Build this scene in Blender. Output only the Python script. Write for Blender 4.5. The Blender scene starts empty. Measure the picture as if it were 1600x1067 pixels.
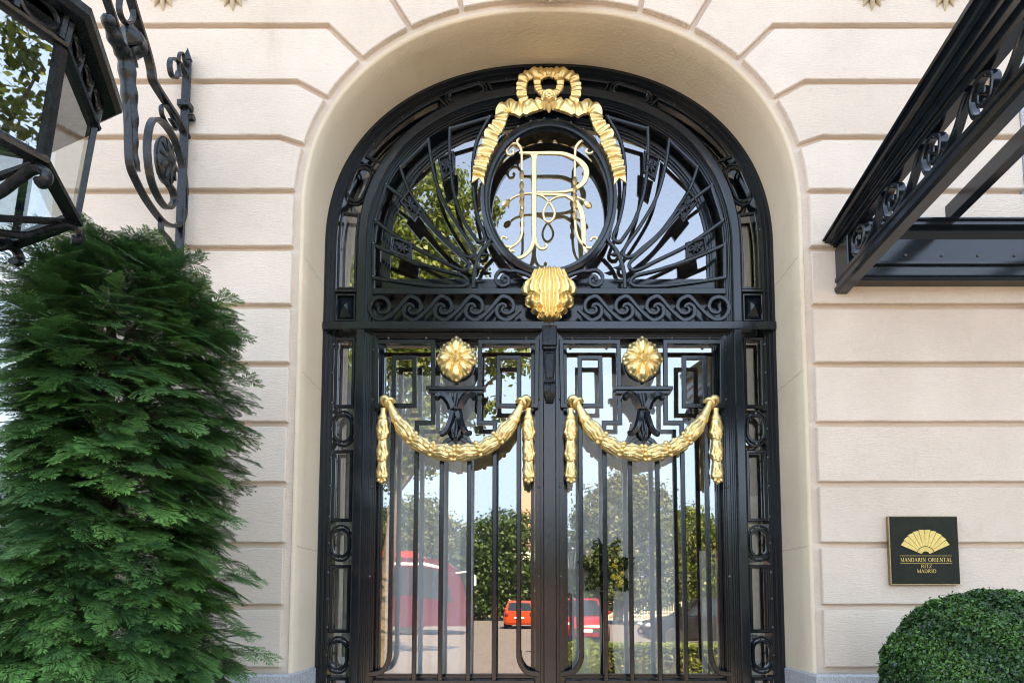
import bpy, math, random
import numpy as np
from mathutils import Vector, Matrix
random.seed(7)
rng = np.random.default_rng(11)
R = math.radians
SC = bpy.context.scene
COL = SC.collection

# ------------------------------------------------------------------ camera
CAM = (-0.12, -3.425, 1.6)
PITCH = R(4.6)
FPX, CX, CY, IW, IH = 1080.0, 825.0, 848.0, 1600.0, 1067.0
cd = bpy.data.cameras.new("camera")
cam = bpy.data.objects.new("camera", cd)
COL.objects.link(cam)
cam.location = CAM
cam.rotation_euler = (R(90) + PITCH, 0, 0)
cd.sensor_fit = 'HORIZONTAL'
cd.sensor_width = 36.0
cd.lens = 36.0 * FPX / IW
cd.shift_x = (IW / 2 - CX) / IW
cd.shift_y = (CY - IH / 2) / IW
cd.clip_start = 0.05
cd.clip_end = 3000
SC.camera = cam

# ------------------------------------------------------------------ sky, sun, exposure
SUN_EL, SUN_AZ = R(48), R(24)      # azimuth from +Y towards +X: the sun stands behind the building
w = bpy.data.worlds.new("World")
SC.world = w
w.use_nodes = True
nt = w.node_tree
sky = nt.nodes.new("ShaderNodeTexSky")
sky.sky_type = 'NISHITA'
sky.sun_disc = False
sky.sun_elevation = SUN_EL
sky.sun_rotation = SUN_AZ
sky.altitude = 2200
sky.air_density = 1.0
sky.dust_density = 0.1
sky.ozone_density = 1.2
bg = nt.nodes["Background"]
bg.inputs[1].default_value = 0.14
cap = nt.nodes.new("ShaderNodeMix")            # ceiling on the sky colour: dims the bright horizon to light blue
cap.data_type = 'RGBA'; cap.blend_type = 'DARKEN'; cap.inputs[0].default_value = 1.0
cap.inputs[7].default_value = (1.25, 2.15, 3.75, 1)
nt.links.new(sky.outputs[0], cap.inputs[6])
nt.links.new(cap.outputs[2], bg.inputs[0])
sd = bpy.data.lights.new("sun", 'SUN')
sd.energy = 3.2
sd.angle = R(0.53)
sd.color = (1.0, 0.95, 0.87)
sun = bpy.data.objects.new("sun", sd)
COL.objects.link(sun)
sdir = Vector((math.sin(SUN_AZ) * math.cos(SUN_EL), math.cos(SUN_AZ) * math.cos(SUN_EL), math.sin(SUN_EL)))
sun.rotation_euler = (-sdir).to_track_quat('-Z', 'Y').to_euler()
sun.location = (0, 0, 40)
vs = SC.view_settings
vs.view_transform = 'Standard'
vs.look = 'None'
vs.gamma = 1
vs.use_curve_mapping = False
vs.exposure = 3.42
vs.use_white_balance = True
vs.white_balance_temperature = 10800
vs.white_balance_tint = 14
SC.cycles.max_bounces = 12
SC.cycles.transparent_max_bounces = 16
SC.cycles.glossy_bounces = 6
SC.cycles.use_denoising = True
SC.cycles.filter_width = 1.05
SC.cycles.sample_clamp_indirect = 6

# ------------------------------------------------------------------ layout helpers: surveyed positions on a wall-parallel or wall-normal plane
def at(x, y, Y):
    u = (x - CX) / FPX; v = (CY - y) / FPX
    dy = math.cos(PITCH) - v * math.sin(PITCH); dz = math.sin(PITCH) + v * math.cos(PITCH)
    t = (Y - CAM[1]) / dy
    return (CAM[0] + u * t, CAM[2] + dz * t)
def atX(x, y, X):
    u = (x - CX) / FPX; v = (CY - y) / FPX
    dy = math.cos(PITCH) - v * math.sin(PITCH); dz = math.sin(PITCH) + v * math.cos(PITCH)
    t = (X - CAM[0]) / u
    return (CAM[1] + dy * t, CAM[2] + dz * t)
YD = 0.375                       # plane of the wrought iron
YG = 0.48                        # plane of the glass behind it
def D(x, y): return at(x, y, YD)

# ------------------------------------------------------------------ materials
def new_mat(name):
    m = bpy.data.materials.new(name); m.use_nodes = True
    return m, m.node_tree, m.node_tree.nodes["Principled BSDF"]
def N(t, kind, **kw):
    n = t.nodes.new(kind)
    for k, v in kw.items(): setattr(n, k, v)
    return n
def noise(t, scale, detail=4, rough=0.55, vec=None):
    n = N(t, "ShaderNodeTexNoise"); n.inputs["Scale"].default_value = scale
    n.inputs["Detail"].default_value = detail; n.inputs["Roughness"].default_value = rough
    if vec is not None: t.links.new(vec, n.inputs["Vector"])
    return n
def objvec(t, scale=(1, 1, 1)):
    tc = N(t, "ShaderNodeTexCoord"); mp = N(t, "ShaderNodeMapping")
    mp.inputs["Scale"].default_value = scale
    t.links.new(tc.outputs["Object"], mp.inputs["Vector"])
    return mp.outputs["Vector"]
def ramp(t, fac, stops):
    r = N(t, "ShaderNodeValToRGB")
    el = r.color_ramp.elements
    el[0].position = stops[0][0]; el[0].color = (*stops[0][1], 1)
    el[1].position = stops[-1][0]; el[1].color = (*stops[-1][1], 1)
    for p, c in stops[1:-1]:
        e = el.new(p); e.color = (*c, 1)
    t.links.new(fac, r.inputs["Fac"])
    return r.outputs["Color"]
def bump(t, h, strength, dist, prev=None):
    b = N(t, "ShaderNodeBump"); b.inputs["Strength"].default_value = strength; b.inputs["Distance"].default_value = dist
    t.links.new(h, b.inputs["Height"])
    if prev is not None: t.links.new(prev, b.inputs["Normal"])
    return b.outputs["Normal"]
def mixc(t, fac, a, b, mode='MIX'):
    m = N(t, "ShaderNodeMix", data_type='RGBA', blend_type=mode)
    for s, v in ((0, fac), (6, a), (7, b)):
        if isinstance(v, (int, float)): m.inputs[s].default_value = v
        elif isinstance(v, tuple): m.inputs[s].default_value = (*v, 1)
        else: t.links.new(v, m.inputs[s])
    return m.outputs[2]

def stone_mat(name, base, dark, grain=260, streak=90, bstr=0.5, stain=0.35, bd=0.004):
    m, t, p = new_mat(name)
    v = objvec(t)
    vst = objvec(t, (0.35, 1, 1.9))
    n1 = noise(t, 2.2, 5, 0.6, v); n2 = noise(t, grain, 3, 0.6, v); n3 = noise(t, streak, 4, 0.65, vst)
    n4 = noise(t, 14, 5, 0.7, v)
    c = ramp(t, n1.outputs["Fac"], [(0.3, dark), (0.62, base)])
    st = ramp(t, n4.outputs["Fac"], [(0.60, (1, 1, 1)), (0.78, (0.80, 0.76, 0.70))])
    c = mixc(t, stain, c, st, 'MULTIPLY')
    sp = ramp(t, n2.outputs["Fac"], [(0.3, (0.86, 0.84, 0.82)), (0.6, (1.0, 1.0, 1.0))])
    c = mixc(t, 0.9, c, sp, 'MULTIPLY')
    oi = N(t, "ShaderNodeObjectInfo")
    tone = ramp(t, oi.outputs["Random"], [(0.0, (0.91, 0.90, 0.88)), (1.0, (1.0, 1.0, 1.0))])
    c = mixc(t, 1.0, c, tone, 'MULTIPLY')
    n5 = noise(t, 3.3, 6, 0.75, objvec(t, (2.2, 1, 0.5)))
    n6 = noise(t, 7.5, 5, 0.7, v)
    spot = ramp(t, n6.outputs["Fac"], [(0.66, (1, 1, 1)), (0.76, (0.70, 0.66, 0.60))])
    c = mixc(t, stain * 1.6, c, spot, 'MULTIPLY')
    run = ramp(t, n5.outputs["Fac"], [(0.60, (1, 1, 1)), (0.80, (0.84, 0.80, 0.74))])
    c = mixc(t, 0.8, c, run, 'MULTIPLY')
    t.links.new(c, p.inputs["Base Color"])
    p.inputs["Roughness"].default_value = 0.86
    b = bump(t, n3.outputs["Fac"], bstr, bd)
    b = bump(t, n2.outputs["Fac"], bstr * 0.5, 0.0015, b)
    t.links.new(b, p.inputs["Normal"])
    return m
M = {}
M['stone'] = stone_mat("painted_stone", (0.83, 0.695, 0.585), (0.75, 0.62, 0.515), bstr=1.0)
M['reveal'] = stone_mat("roughcast_plaster", (0.82, 0.67, 0.50), (0.74, 0.595, 0.435), grain=330, streak=70, bstr=1.0, stain=0.3, bd=0.003)
M['joint'] = stone_mat('joint_line', (0.40, 0.33, 0.25), (0.32, 0.26, 0.2))
M['carving'] = stone_mat("carved_stone", (0.62, 0.50, 0.33), (0.50, 0.40, 0.26), bstr=0.5)

m, t, p = new_mat("granite")
v = objvec(t); vo = N(t, "ShaderNodeTexVoronoi"); vo.inputs["Scale"].default_value = 170
t.links.new(v, vo.inputs["Vector"])
nn = noise(t, 90, 4, 0.7, v)
c = ramp(t, vo.outputs["Color"], [(0.1, (0.10, 0.10, 0.11)), (0.4, (0.34, 0.34, 0.35)), (0.8, (0.60, 0.60, 0.60))])
c = mixc(t, nn.outputs["Fac"], c, (0.5, 0.5, 0.51))
t.links.new(c, p.inputs["Base Color"]); p.inputs["Roughness"].default_value = 0.6
t.links.new(bump(t, nn.outputs["Fac"], 0.5, 0.003), p.inputs["Normal"])
M['granite'] = m

def paint_mat(name, col, rough, scale=35, bst=0.12, metallic=0.0, var=0.25):
    m, t, p = new_mat(name)
    v = objvec(t); n1 = noise(t, scale, 4, 0.6, v); n2 = noise(t, scale * 7, 3, 0.6, v)
    c = ramp(t, n1.outputs["Fac"], [(0.35, tuple(x * (1 - var) for x in col)), (0.65, tuple(min(1, x * (1 + var)) for x in col))])
    t.links.new(c, p.inputs["Base Color"])
    p.inputs["Metallic"].default_value = metallic
    mr = N(t, "ShaderNodeMapRange"); mr.inputs[3].default_value = rough * 0.75; mr.inputs[4].default_value = rough * 1.35
    t.links.new(n2.outputs["Fac"], mr.inputs[0]); t.links.new(mr.outputs[0], p.inputs["Roughness"])
    b = bump(t, n1.outputs["Fac"], bst, 0.004)
    b = bump(t, n2.outputs["Fac"], bst * 0.6, 0.0012, b)
    t.links.new(b, p.inputs["Normal"])
    return m
M['iron'] = paint_mat("black_gloss_iron_paint", (0.0065, 0.0105, 0.0145), 0.15, 30, 0.08)
M['iron_dull'] = paint_mat("weathered_black_iron", (0.009, 0.012, 0.014), 0.24, 50, 0.25, var=0.5)
for m_ in (M['iron'], M['iron_dull']):
    p = m_.node_tree.nodes['Principled BSDF']; p.inputs['Specular IOR Level'].default_value = 0.55 if m_ is M['iron'] else 0.36
M['gold'] = paint_mat("gold_leaf", (0.94, 0.70, 0.34), 0.38, 50, 0.25, 1.0, 0.08)
M['pale_gold'] = paint_mat("pale_polished_gold", (0.86, 0.64, 0.35), 0.34, 60, 0.1, 1.0, 0.05)
M['bronze_plate'] = paint_mat("dark_bronze_plate", (0.010, 0.013, 0.007), 0.5, 40, 0.05, 0.0, 0.3)
M['bronze_plate'].node_tree.nodes['Principled BSDF'].inputs['Specular IOR Level'].default_value = 0.2
M['brass'] = paint_mat("aged_brass", (0.36, 0.28, 0.15), 0.4, 80, 0.1, 1.0, 0.2)
M['plate_gold'] = paint_mat("plate_gold", (0.62, 0.46, 0.17), 0.5, 80, 0.05, 1.0, 0.1)
M['bolt'] = paint_mat("worn_bolt", (0.10, 0.105, 0.11), 0.25, 60, 0.1)

def simple(name, col, rough=0.6, metallic=0.0, var=0.15, scale=20, spec=0.5):
    m, t, p = new_mat(name)
    n1 = noise(t, scale, 4, 0.6, objvec(t))
    c = ramp(t, n1.outputs["Fac"], [(0.3, tuple(x * (1 - var) for x in col)), (0.7, tuple(min(1, x * (1 + var)) for x in col))])
    t.links.new(c, p.inputs["Base Color"]); p.inputs["Roughness"].default_value = rough
    p.inputs["Metallic"].default_value = metallic; p.inputs["Specular IOR Level"].default_value = spec
    return m
def glass_mat(name, refl, tint=(1, 1, 1), rough=0.0, wav=0.0):
    m = bpy.data.materials.new(name); m.use_nodes = True; t = m.node_tree
    for n in list(t.nodes): t.nodes.remove(n)
    o = N(t, "ShaderNodeOutputMaterial"); mx = N(t, "ShaderNodeMixShader")
    g = N(t, "ShaderNodeBsdfGlossy"); g.inputs["Roughness"].default_value = rough; g.inputs["Color"].default_value = (0.97, 0.985, 1, 1)
    tr = N(t, "ShaderNodeBsdfTransparent"); tr.inputs["Color"].default_value = (*tint, 1)
    mx.inputs[0].default_value = refl
    t.links.new(tr.outputs[0], mx.inputs[1]); t.links.new(g.outputs[0], mx.inputs[2]); t.links.new(mx.outputs[0], o.inputs[0])
    if wav:
        n1 = noise(t, 3.0, 2, 0.5, objvec(t))
        t.links.new(bump(t, n1.outputs["Fac"], wav, 0.002), g.inputs["Normal"])
    return m
M['glass'] = glass_mat("coated_door_glass", 0.30, (0.92, 0.95, 0.95), 0.0, 0.05)
M['lantern_glass'] = glass_mat("bevelled_lantern_glass", 0.28, (0.93, 0.96, 0.94), 0.01, 0.08)
M['white_paint'] = simple("white_window_paint", (0.80, 0.80, 0.78), 0.4, var=0.03)
M['sheer'] = None
m = bpy.data.materials.new("sheer_curtain"); m.use_nodes = True; t = m.node_tree
for n in list(t.nodes): t.nodes.remove(n)
o = N(t, "ShaderNodeOutputMaterial"); mx = N(t, "ShaderNodeMixShader"); ms = N(t, "ShaderNodeMixShader")
df = N(t, "ShaderNodeBsdfDiffuse"); df.inputs[0].default_value = (0.90, 0.90, 0.91, 1)
tl = N(t, "ShaderNodeBsdfTranslucent"); tl.inputs[0].default_value = (0.90, 0.90, 0.91, 1)
tr = N(t, "ShaderNodeBsdfTransparent"); ms.inputs[0].default_value = 0.2; mx.inputs[0].default_value = 0.06
t.links.new(df.outputs[0], ms.inputs[1]); t.links.new(tl.outputs[0], ms.inputs[2])
t.links.new(ms.outputs[0], mx.inputs[1]); t.links.new(tr.outputs[0], mx.inputs[2]); t.links.new(mx.outputs[0], o.inputs[0])
M['sheer'] = m
M['drape'] = simple("cream_drape", (0.72, 0.68, 0.60), 0.8)
M['hall_wall'] = simple("hall_wall_paint", (0.42, 0.36, 0.30), 0.7)
M['hall_floor'] = simple("hall_floor_marble", (0.25, 0.21, 0.17), 0.25)
M['wood'] = simple("dark_wood", (0.10, 0.05, 0.025), 0.35, var=0.3)

def leaf_mat(name, dark, light, rough=0.45, transl=0.25, spec=0.4):
    m, t, p = new_mat(name)
    a = N(t, "ShaderNodeAttribute"); a.attribute_name = "tint"
    c = ramp(t, a.outputs["Fac"], [(0.0, dark), (1.0, light)])
    t.links.new(c, p.inputs["Base Color"]); p.inputs["Roughness"].default_value = rough
    p.inputs["Specular IOR Level"].default_value = spec
    o = t.nodes["Material Output"]; tl = N(t, "ShaderNodeBsdfTranslucent"); mx = N(t, "ShaderNodeMixShader")
    t.links.new(c, tl.inputs[0]); mx.inputs[0].default_value = transl
    t.links.new(p.outputs[0], mx.inputs[1]); t.links.new(tl.outputs[0], mx.inputs[2]); t.links.new(mx.outputs[0], o.inputs[0])
    return m
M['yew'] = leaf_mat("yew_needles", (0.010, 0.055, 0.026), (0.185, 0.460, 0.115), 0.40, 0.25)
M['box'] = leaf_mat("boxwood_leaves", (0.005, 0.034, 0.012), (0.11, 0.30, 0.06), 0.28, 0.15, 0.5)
M['plane_leaf'] = leaf_mat("plane_tree_leaves", (0.055, 0.095, 0.016), (0.19, 0.25, 0.05), 0.5, 0.35)
M['dark_leaf'] = leaf_mat("dark_park_leaves", (0.012, 0.040, 0.010), (0.055, 0.115, 0.020), 0.5, 0.25)
M['olive_leaf'] = leaf_mat("olive_park_leaves", (0.040, 0.060, 0.020), (0.13, 0.15, 0.06), 0.5, 0.3)
M['bark'] = paint_mat("bark", (0.13, 0.105, 0.08), 0.9, 12, 0.8, var=0.4)
M['twig'] = paint_mat("twig", (0.055, 0.035, 0.022), 0.9, 40, 0.5)
M['petal'] = simple("yellow_petals", (0.75, 0.52, 0.04), 0.6)
M['asphalt'] = simple("asphalt", (0.135, 0.12, 0.115), 0.9, var=0.2, scale=3)
M['paving'] = simple("pavement_slabs", (0.44, 0.36, 0.27), 0.85, var=0.12, scale=4)
M['kerb'] = simple("kerb_stone", (0.45, 0.43, 0.40), 0.8)
M['soil'] = simple("park_ground", (0.22, 0.19, 0.11), 0.95, var=0.3, scale=1.5)
M['red_paint'] = simple("red_car_paint", (0.26, 0.010, 0.010), 0.22, var=0.02)
M['orange_paint'] = simple("orange_car_paint", (0.42, 0.045, 0.012), 0.22, var=0.02)
M['bus_red'] = simple("coach_maroon", (0.085, 0.008, 0.016), 0.25, var=0.03)
M['bus_light_red'] = simple("coach_roof_red", (0.34, 0.035, 0.025), 0.3, var=0.03)
M['black_paint'] = simple("black_car_paint", (0.012, 0.012, 0.014), 0.15)
M['car_glass'] = simple("car_window", (0.012, 0.015, 0.018), 0.04, spec=0.9)
M['rubber'] = simple("tyre_rubber", (0.02, 0.02, 0.02), 0.85)
M['chrome'] = simple("alloy", (0.55, 0.56, 0.58), 0.25, 1.0)
M['lamp_lens'] = simple("lamp_lens", (0.75, 0.76, 0.78), 0.1)
M['white_stone'] = simple("white_monument_stone", (0.62, 0.58, 0.52), 0.8)
M['pink_stone'] = simple("pink_granite", (0.50, 0.30, 0.21), 0.7)

# ------------------------------------------------------------------ mesh helpers
class MB:
    def __init__(s): s.v = []; s.f = []
    def add(s, v, f):
        o = len(s.v); s.v += [tuple(map(float, q)) for q in v]; s.f += [tuple(o + i for i in q) for q in f]
        return s
    def box(s, x0, x1, y0, y1, z0, z1):
        return s.add([(x0, y0, z0), (x1, y0, z0), (x1, y1, z0), (x0, y1, z0), (x0, y0, z1), (x1, y0, z1), (x1, y1, z1), (x0, y1, z1)],
                     [(0, 3, 2, 1), (4, 5, 6, 7), (0, 1, 5, 4), (1, 2, 6, 5), (2, 3, 7, 6), (3, 0, 4, 7)])
    def bbox(s, x0, x1, y0, y1, z0, z1, b=0.006):
        # box with chamfered edges: 24 verts
        X = (x0, x1); Y = (y0, y1); Z = (z0, z1)
        V = []; idx = {}
        for i in (0, 1):
            for j in (0, 1):
                for k in (0, 1):
                    sx, sy, sz = (1, -1)[i] * b, (1, -1)[j] * b, (1, -1)[k] * b
                    idx[i, j, k, 0] = len(V); V.append((X[i], Y[j] + sy, Z[k] + sz))
                    idx[i, j, k, 1] = len(V); V.append((X[i] + sx, Y[j], Z[k] + sz))
                    idx[i, j, k, 2] = len(V); V.append((X[i] + sx, Y[j] + sy, Z[k]))
        F = []
        for i in (0, 1):
            q = [idx[i, 0, 0, 0], idx[i, 1, 0, 0], idx[i, 1, 1, 0], idx[i, 0, 1, 0]]; F.append(q if i else q[::-1])
            q = [idx[0, i, 0, 1], idx[1, i, 0, 1], idx[1, i, 1, 1], idx[0, i, 1, 1]]; F.append(q if not i else q[::-1])
            q = [idx[0, 0, i, 2], idx[1, 0, i, 2], idx[1, 1, i, 2], idx[0, 1, i, 2]]; F.append(q if i else q[::-1])
        for i in (0, 1):
            for j in (0, 1):
                F.append((idx[i, j, 0, 0], idx[i, j, 1, 0], idx[i, j, 1, 1], idx[i, j, 0, 1]))
                F.append((idx[i, 0, j, 0], idx[i, 1, j, 0], idx[i, 1, j, 2], idx[i, 0, j, 2]))
                F.append((idx[0, i, j, 1], idx[1, i, j, 1], idx[1, i, j, 2], idx[0, i, j, 2]))
                for k in (0, 1): F.append((idx[i, j, k, 0], idx[i, j, k, 1], idx[i, j, k, 2]))
        return s.add(V, F)
    def sphere(s, c, r, nu=10, nv=6, sq=(1, 1, 1)):
        V = [(c[0], c[1], c[2] + r * sq[2])]
        for i in range(1, nv):
            a = math.pi * i / nv
            for j in range(nu):
                b = 2 * math.pi * j / nu
                V.append((c[0] + r * sq[0] * math.sin(a) * math.cos(b), c[1] + r * sq[1] * math.sin(a) * math.sin(b), c[2] + r * sq[2] * math.cos(a)))
        V.append((c[0], c[1], c[2] - r * sq[2]))
        F = [(0, 1 + j, 1 + (j + 1) % nu) for j in range(nu)]
        for i in range(nv - 2):
            for j in range(nu):
                a = 1 + i * nu + j; b = 1 + i * nu + (j + 1) % nu
                F.append((a, a + nu, b + nu, b))
        L = len(V) - 1; o = 1 + (nv - 2) * nu
        F += [(L, o + (j + 1) % nu, o + j) for j in range(nu)]
        return s.add(V, F)
    def lathe(s, prof, c=(0, 0), n=16, axis='Z', cap=True):
        V = []; F = []
        for r, z in prof:
            for j in range(n):
                a = 2 * math.pi * j / n
                if axis == 'Z': V.append((c[0] + r * math.cos(a), c[1] + r * math.sin(a), z))
                elif axis == 'Y': V.append((c[0] + r * math.cos(a), z, c[1] + r * math.sin(a)))
                else: V.append((z, c[0] + r * math.cos(a), c[1] + r * math.sin(a)))
        for i in range(len(prof) - 1):
            for j in range(n):
                k = (j + 1) % n
                F.append((i * n + j, i * n + k, (i + 1) * n + k, (i + 1) * n + j))
        if cap:
            F.append(tuple(range(n))[::-1]); F.append(tuple((len(prof) - 1) * n + j for j in range(n)))
        return s.add(V, F)
    def tube(s, pts, rad, n=8, disp=None, flat=None):
        P = [Vector(q) for q in pts]; L = len(P)
        if isinstance(rad, (int, float)): rad = [rad] * L
        V = []; F = []
        up = None
        for i in range(L):
            tg = (P[min(i + 1, L - 1)] - P[max(i - 1, 0)]).normalized()
            if up is None:
                up = Vector((0, 1, 0)) if abs(tg.y) < 0.9 else Vector((1, 0, 0))
            sx = tg.cross(up)
            if sx.length < 1e-6: sx = tg.orthogonal()
            sx.normalize(); up = sx.cross(tg).normalized()
            for j in range(n):
                a = 2 * math.pi * j / n
                r = rad[i] * (1 if disp is None else disp(i / (L - 1), a))
                k = 1 if flat is None else flat
                V.append(P[i] + sx * (r * math.cos(a)) + up * (r * k * math.sin(a)))
        for i in range(L - 1):
            for j in range(n):
                k = (j + 1) % n
                F.append((i * n + j, i * n + k, (i + 1) * n + k, (i + 1) * n + j))
        F.append(tuple(range(n))[::-1]); F.append(tuple((L - 1) * n + j for j in range(n)))
        return s.add(V, F)
    def sweep(s, path, prof, closed=False, to3=None):
        """profile (n, y) swept along a planar path (x, z); n along the left normal"""
        n = len(path); off = normals(path, closed)
        to3 = to3 or (lambda a, b, y: (a, y, b))
        V = []; F = []; m = len(prof)
        for i in range(n):
            for (a, y) in prof:
                V.append(to3(path[i][0] + off[i][0] * a, path[i][1] + off[i][1] * a, y))
        for i in range(n if closed else n - 1):
            j = (i + 1) % n
            for k in range(m):
                l = (k + 1) % m
                F.append((i * m + k, j * m + k, j * m + l, i * m + l))
        if not closed:
            F.append(tuple(range(m))); F.append(tuple((n - 1) * m + k for k in range(m))[::-1])
        return s.add(V, F)
    def plate(s, poly, y0, y1, b=0.0, to3=None):
        """polygon (x, z) extruded from y0 (front) to y1 (back) with a chamfer b on the front"""
        to3 = to3 or (lambda a, c, y: (a, y, c))
        if area(poly) < 0: poly = poly[::-1]
        n = len(poly); F = []
        V = [to3(a, c, y1) for a, c in poly] + [to3(a, c, y0 + b) for a, c in poly]
        F += [(i, (i + 1) % n, n + (i + 1) % n, n + i) for i in range(n)]
        top = n
        if b:
            off = normals(poly, True)
            V += [to3(poly[i][0] + off[i][0] * b, poly[i][1] + off[i][1] * b, y0) for i in range(n)]
            F += [(n + i, n + (i + 1) % n, 2 * n + (i + 1) % n, 2 * n + i) for i in range(n)]
            top = 2 * n
        F.append(tuple(top + i for i in range(n)))
        F.append(tuple(range(n))[::-1])
        return s.add(V, F)
    def mirror(s):
        o = MB(); o.v = [(-a, b, c) for a, b, c in s.v]; o.f = [q[::-1] for q in s.f]
        return o
    def build(s, name, mat, parent=None, smooth=None, kind=None, label=None, cat=None, group=None):
        me = bpy.data.meshes.new(name)
        me.from_pydata(s.v, [], s.f); me.update()
        return link(name, me, mat, parent, smooth, kind, label, cat, group)
def link(name, me, mat, parent=None, smooth=None, kind=None, label=None, cat=None, group=None):
    if mat is not None: me.materials.append(M[mat] if isinstance(mat, str) else mat)
    if smooth is not None:
        me.polygons.foreach_set("use_smooth", [True] * len(me.polygons))
        if smooth < 180: me.set_sharp_from_angle(angle=R(smooth))
    o = bpy.data.objects.new(name, me); COL.objects.link(o)
    if parent is not None: setpar(o, parent)
    tag(o, label, cat, group, kind)
    return o
def setpar(o, p):
    o.parent = p
    q = p; l = Vector((0, 0, 0))
    while q is not None: l += Vector(q.location); q = q.parent
    o.matrix_parent_inverse = Matrix.Translation(-l)
def tag(o, label=None, cat=None, group=None, kind=None):
    if label: o["label"] = label
    if cat: o["category"] = cat
    if group: o["group"] = group
    if kind: o["kind"] = kind
    return o
def thing(name, loc, label, cat, group=None):
    o = bpy.data.objects.new(name, None); COL.objects.link(o); o.location = loc
    o.empty_display_size = 0.1
    return tag(o, label, cat, group)
def area(p): return 0.5 * sum(p[i][0] * p[(i + 1) % len(p)][1] - p[(i + 1) % len(p)][0] * p[i][1] for i in range(len(p)))
def normals(path, closed):
    n = len(path); out = []
    for i in range(n):
        ds = []
        for a, b in ((i - 1, i), (i, i + 1)):
            if not closed and (a < 0 or b >= n): continue
            p, q = path[a % n], path[b % n]
            dx, dz = q[0] - p[0], q[1] - p[1]; l = math.hypot(dx, dz)
            if l > 1e-9: ds.append((-dz / l, dx / l))
        if not ds: out.append((0, 1)); continue
        if len(ds) == 1: out.append(ds[0]); continue
        sx, sz = ds[0][0] + ds[1][0], ds[0][1] + ds[1][1]; l = math.hypot(sx, sz)
        if l < 1e-6: out.append(ds[0]); continue
        sx /= l; sz /= l
        k = 1 / max(0.35, sx * ds[0][0] + sz * ds[0][1])
        out.append((sx * k, sz * k))
    return out
def offset(path, d, closed=False):
    o = normals(path, closed)
    return [(p[0] + q[0] * d, p[1] + q[1] * d) for p, q in zip(path, o)]
def bar(w, y0, y1, c=0.003):
    h = w / 2
    return [(-h, y0 + c), (-h + c, y0), (h - c, y0), (h, y0 + c), (h, y1 - c), (h - c, y1), (-h + c, y1), (-h, y1 - c)]
def spline(pts, k=6, closed=False):
    """Catmull-Rom through the points (any dimension)"""
    n = len(pts); out = []
    for i in range(n if closed else n - 1):
        g = lambda j: pts[j % n] if closed else pts[max(0, min(n - 1, j))]
        a, b, c, d = g(i - 1), g(i), g(i + 1), g(i + 2)
        for s in range(k):
            u = s / k
            out.append(tuple(0.5 * ((2 * b[m]) + (-a[m] + c[m]) * u + (2 * a[m] - 5 * b[m] + 4 * c[m] - d[m]) * u * u + (-a[m] + 3 * b[m] - 3 * c[m] + d[m]) * u ** 3) for m in range(len(b))))
    if not closed: out.append(tuple(pts[-1]))
    return out
def stroke(mb, pts, y0, y1, c=0.002, to3=None):
    """ribbon of changing width: pts (x, z, w)"""
    path = [(q[0], q[1]) for q in pts]; off = normals(path, False); to3 = to3 or (lambda a, b, y: (a, y, b))
    V = []; F = []
    for i, q in enumerate(pts):
        h = q[2] / 2; cc = min(c, h * 0.5)
        for a, y in ((-h, y1), (-h, y0 + cc), (-h + cc, y0), (h - cc, y0), (h, y0 + cc), (h, y1)):
            V.append(to3(path[i][0] + off[i][0] * a, path[i][1] + off[i][1] * a, y))
    m = 6
    for i in range(len(pts) - 1):
        for k in range(m):
            l = (k + 1) % m
            F.append((i * m + k, (i + 1) * m + k, (i + 1) * m + l, i * m + l))
    F.append(tuple(range(m))); F.append(tuple((len(pts) - 1) * m + k for k in range(m))[::-1])
    return mb.add(V, F)
def resample(path, step):
    out = [path[0]]
    for a, b in zip(path[:-1], path[1:]):
        l = math.dist(a, b); k = max(1, int(l / step))
        out += [tuple(a[m] + (b[m] - a[m]) * s / k for m in range(len(a))) for s in range(1, k + 1)]
    return out
def quads_mesh(name, V, tint):
    """V: (n, 4, 3) array of quads"""
    n = len(V); me = bpy.data.meshes.new(name)
    me.vertices.add(n * 4); me.vertices.foreach_set("co", np.ascontiguousarray(V, dtype=np.float32).ravel())
    me.loops.add(n * 4); me.loops.foreach_set("vertex_index", np.arange(n * 4, dtype=np.int32))
    me.polygons.add(n); me.polygons.foreach_set("loop_start", np.arange(0, n * 4, 4, dtype=np.int32))
    me.update(calc_edges=True)
    a = me.attributes.new("tint", 'FLOAT', 'POINT'); a.data.foreach_set("value", np.ascontiguousarray(tint, dtype=np.float32).ravel())
    return me
def both(mb, *a, **k):
    """build a piece and its mirror image across the door's centre line"""
    return mb.build(*a, **k), mb.mirror().build(*a, **k)

# ================================================================== THE FACADE
HW, CROWN, SPRING, EXPO = 1.282, 4.706, 3.60, 2.2
def arch(a, crown, zb, n=72, spring=SPRING, ex=EXPO):
    b = crown - spring; out = [(-a, zb)]
    z = zb + 0.15
    while z < spring - 0.1: out.append((-a, z)); z += 0.15
    for i in range(n + 1):
        th = math.pi * (1 - i / n); c, s = math.cos(th), math.sin(th)
        out.append((math.copysign(abs(c) ** (2 / ex) * a, c), spring + abs(s) ** (2 / ex) * b))
    return out + [(-p[0], p[1]) for p in out[0:len(out) - n - 1][::-1]]
OPEN = arch(HW, CROWN, 0.0)
facade = thing("hotel_facade", (0, 0, 0), "cream painted stone hotel wall with deep horizontal joints round the arched doorway", "building")
XL, XR, ZT = -2.56, 2.43, 6.2
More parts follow.
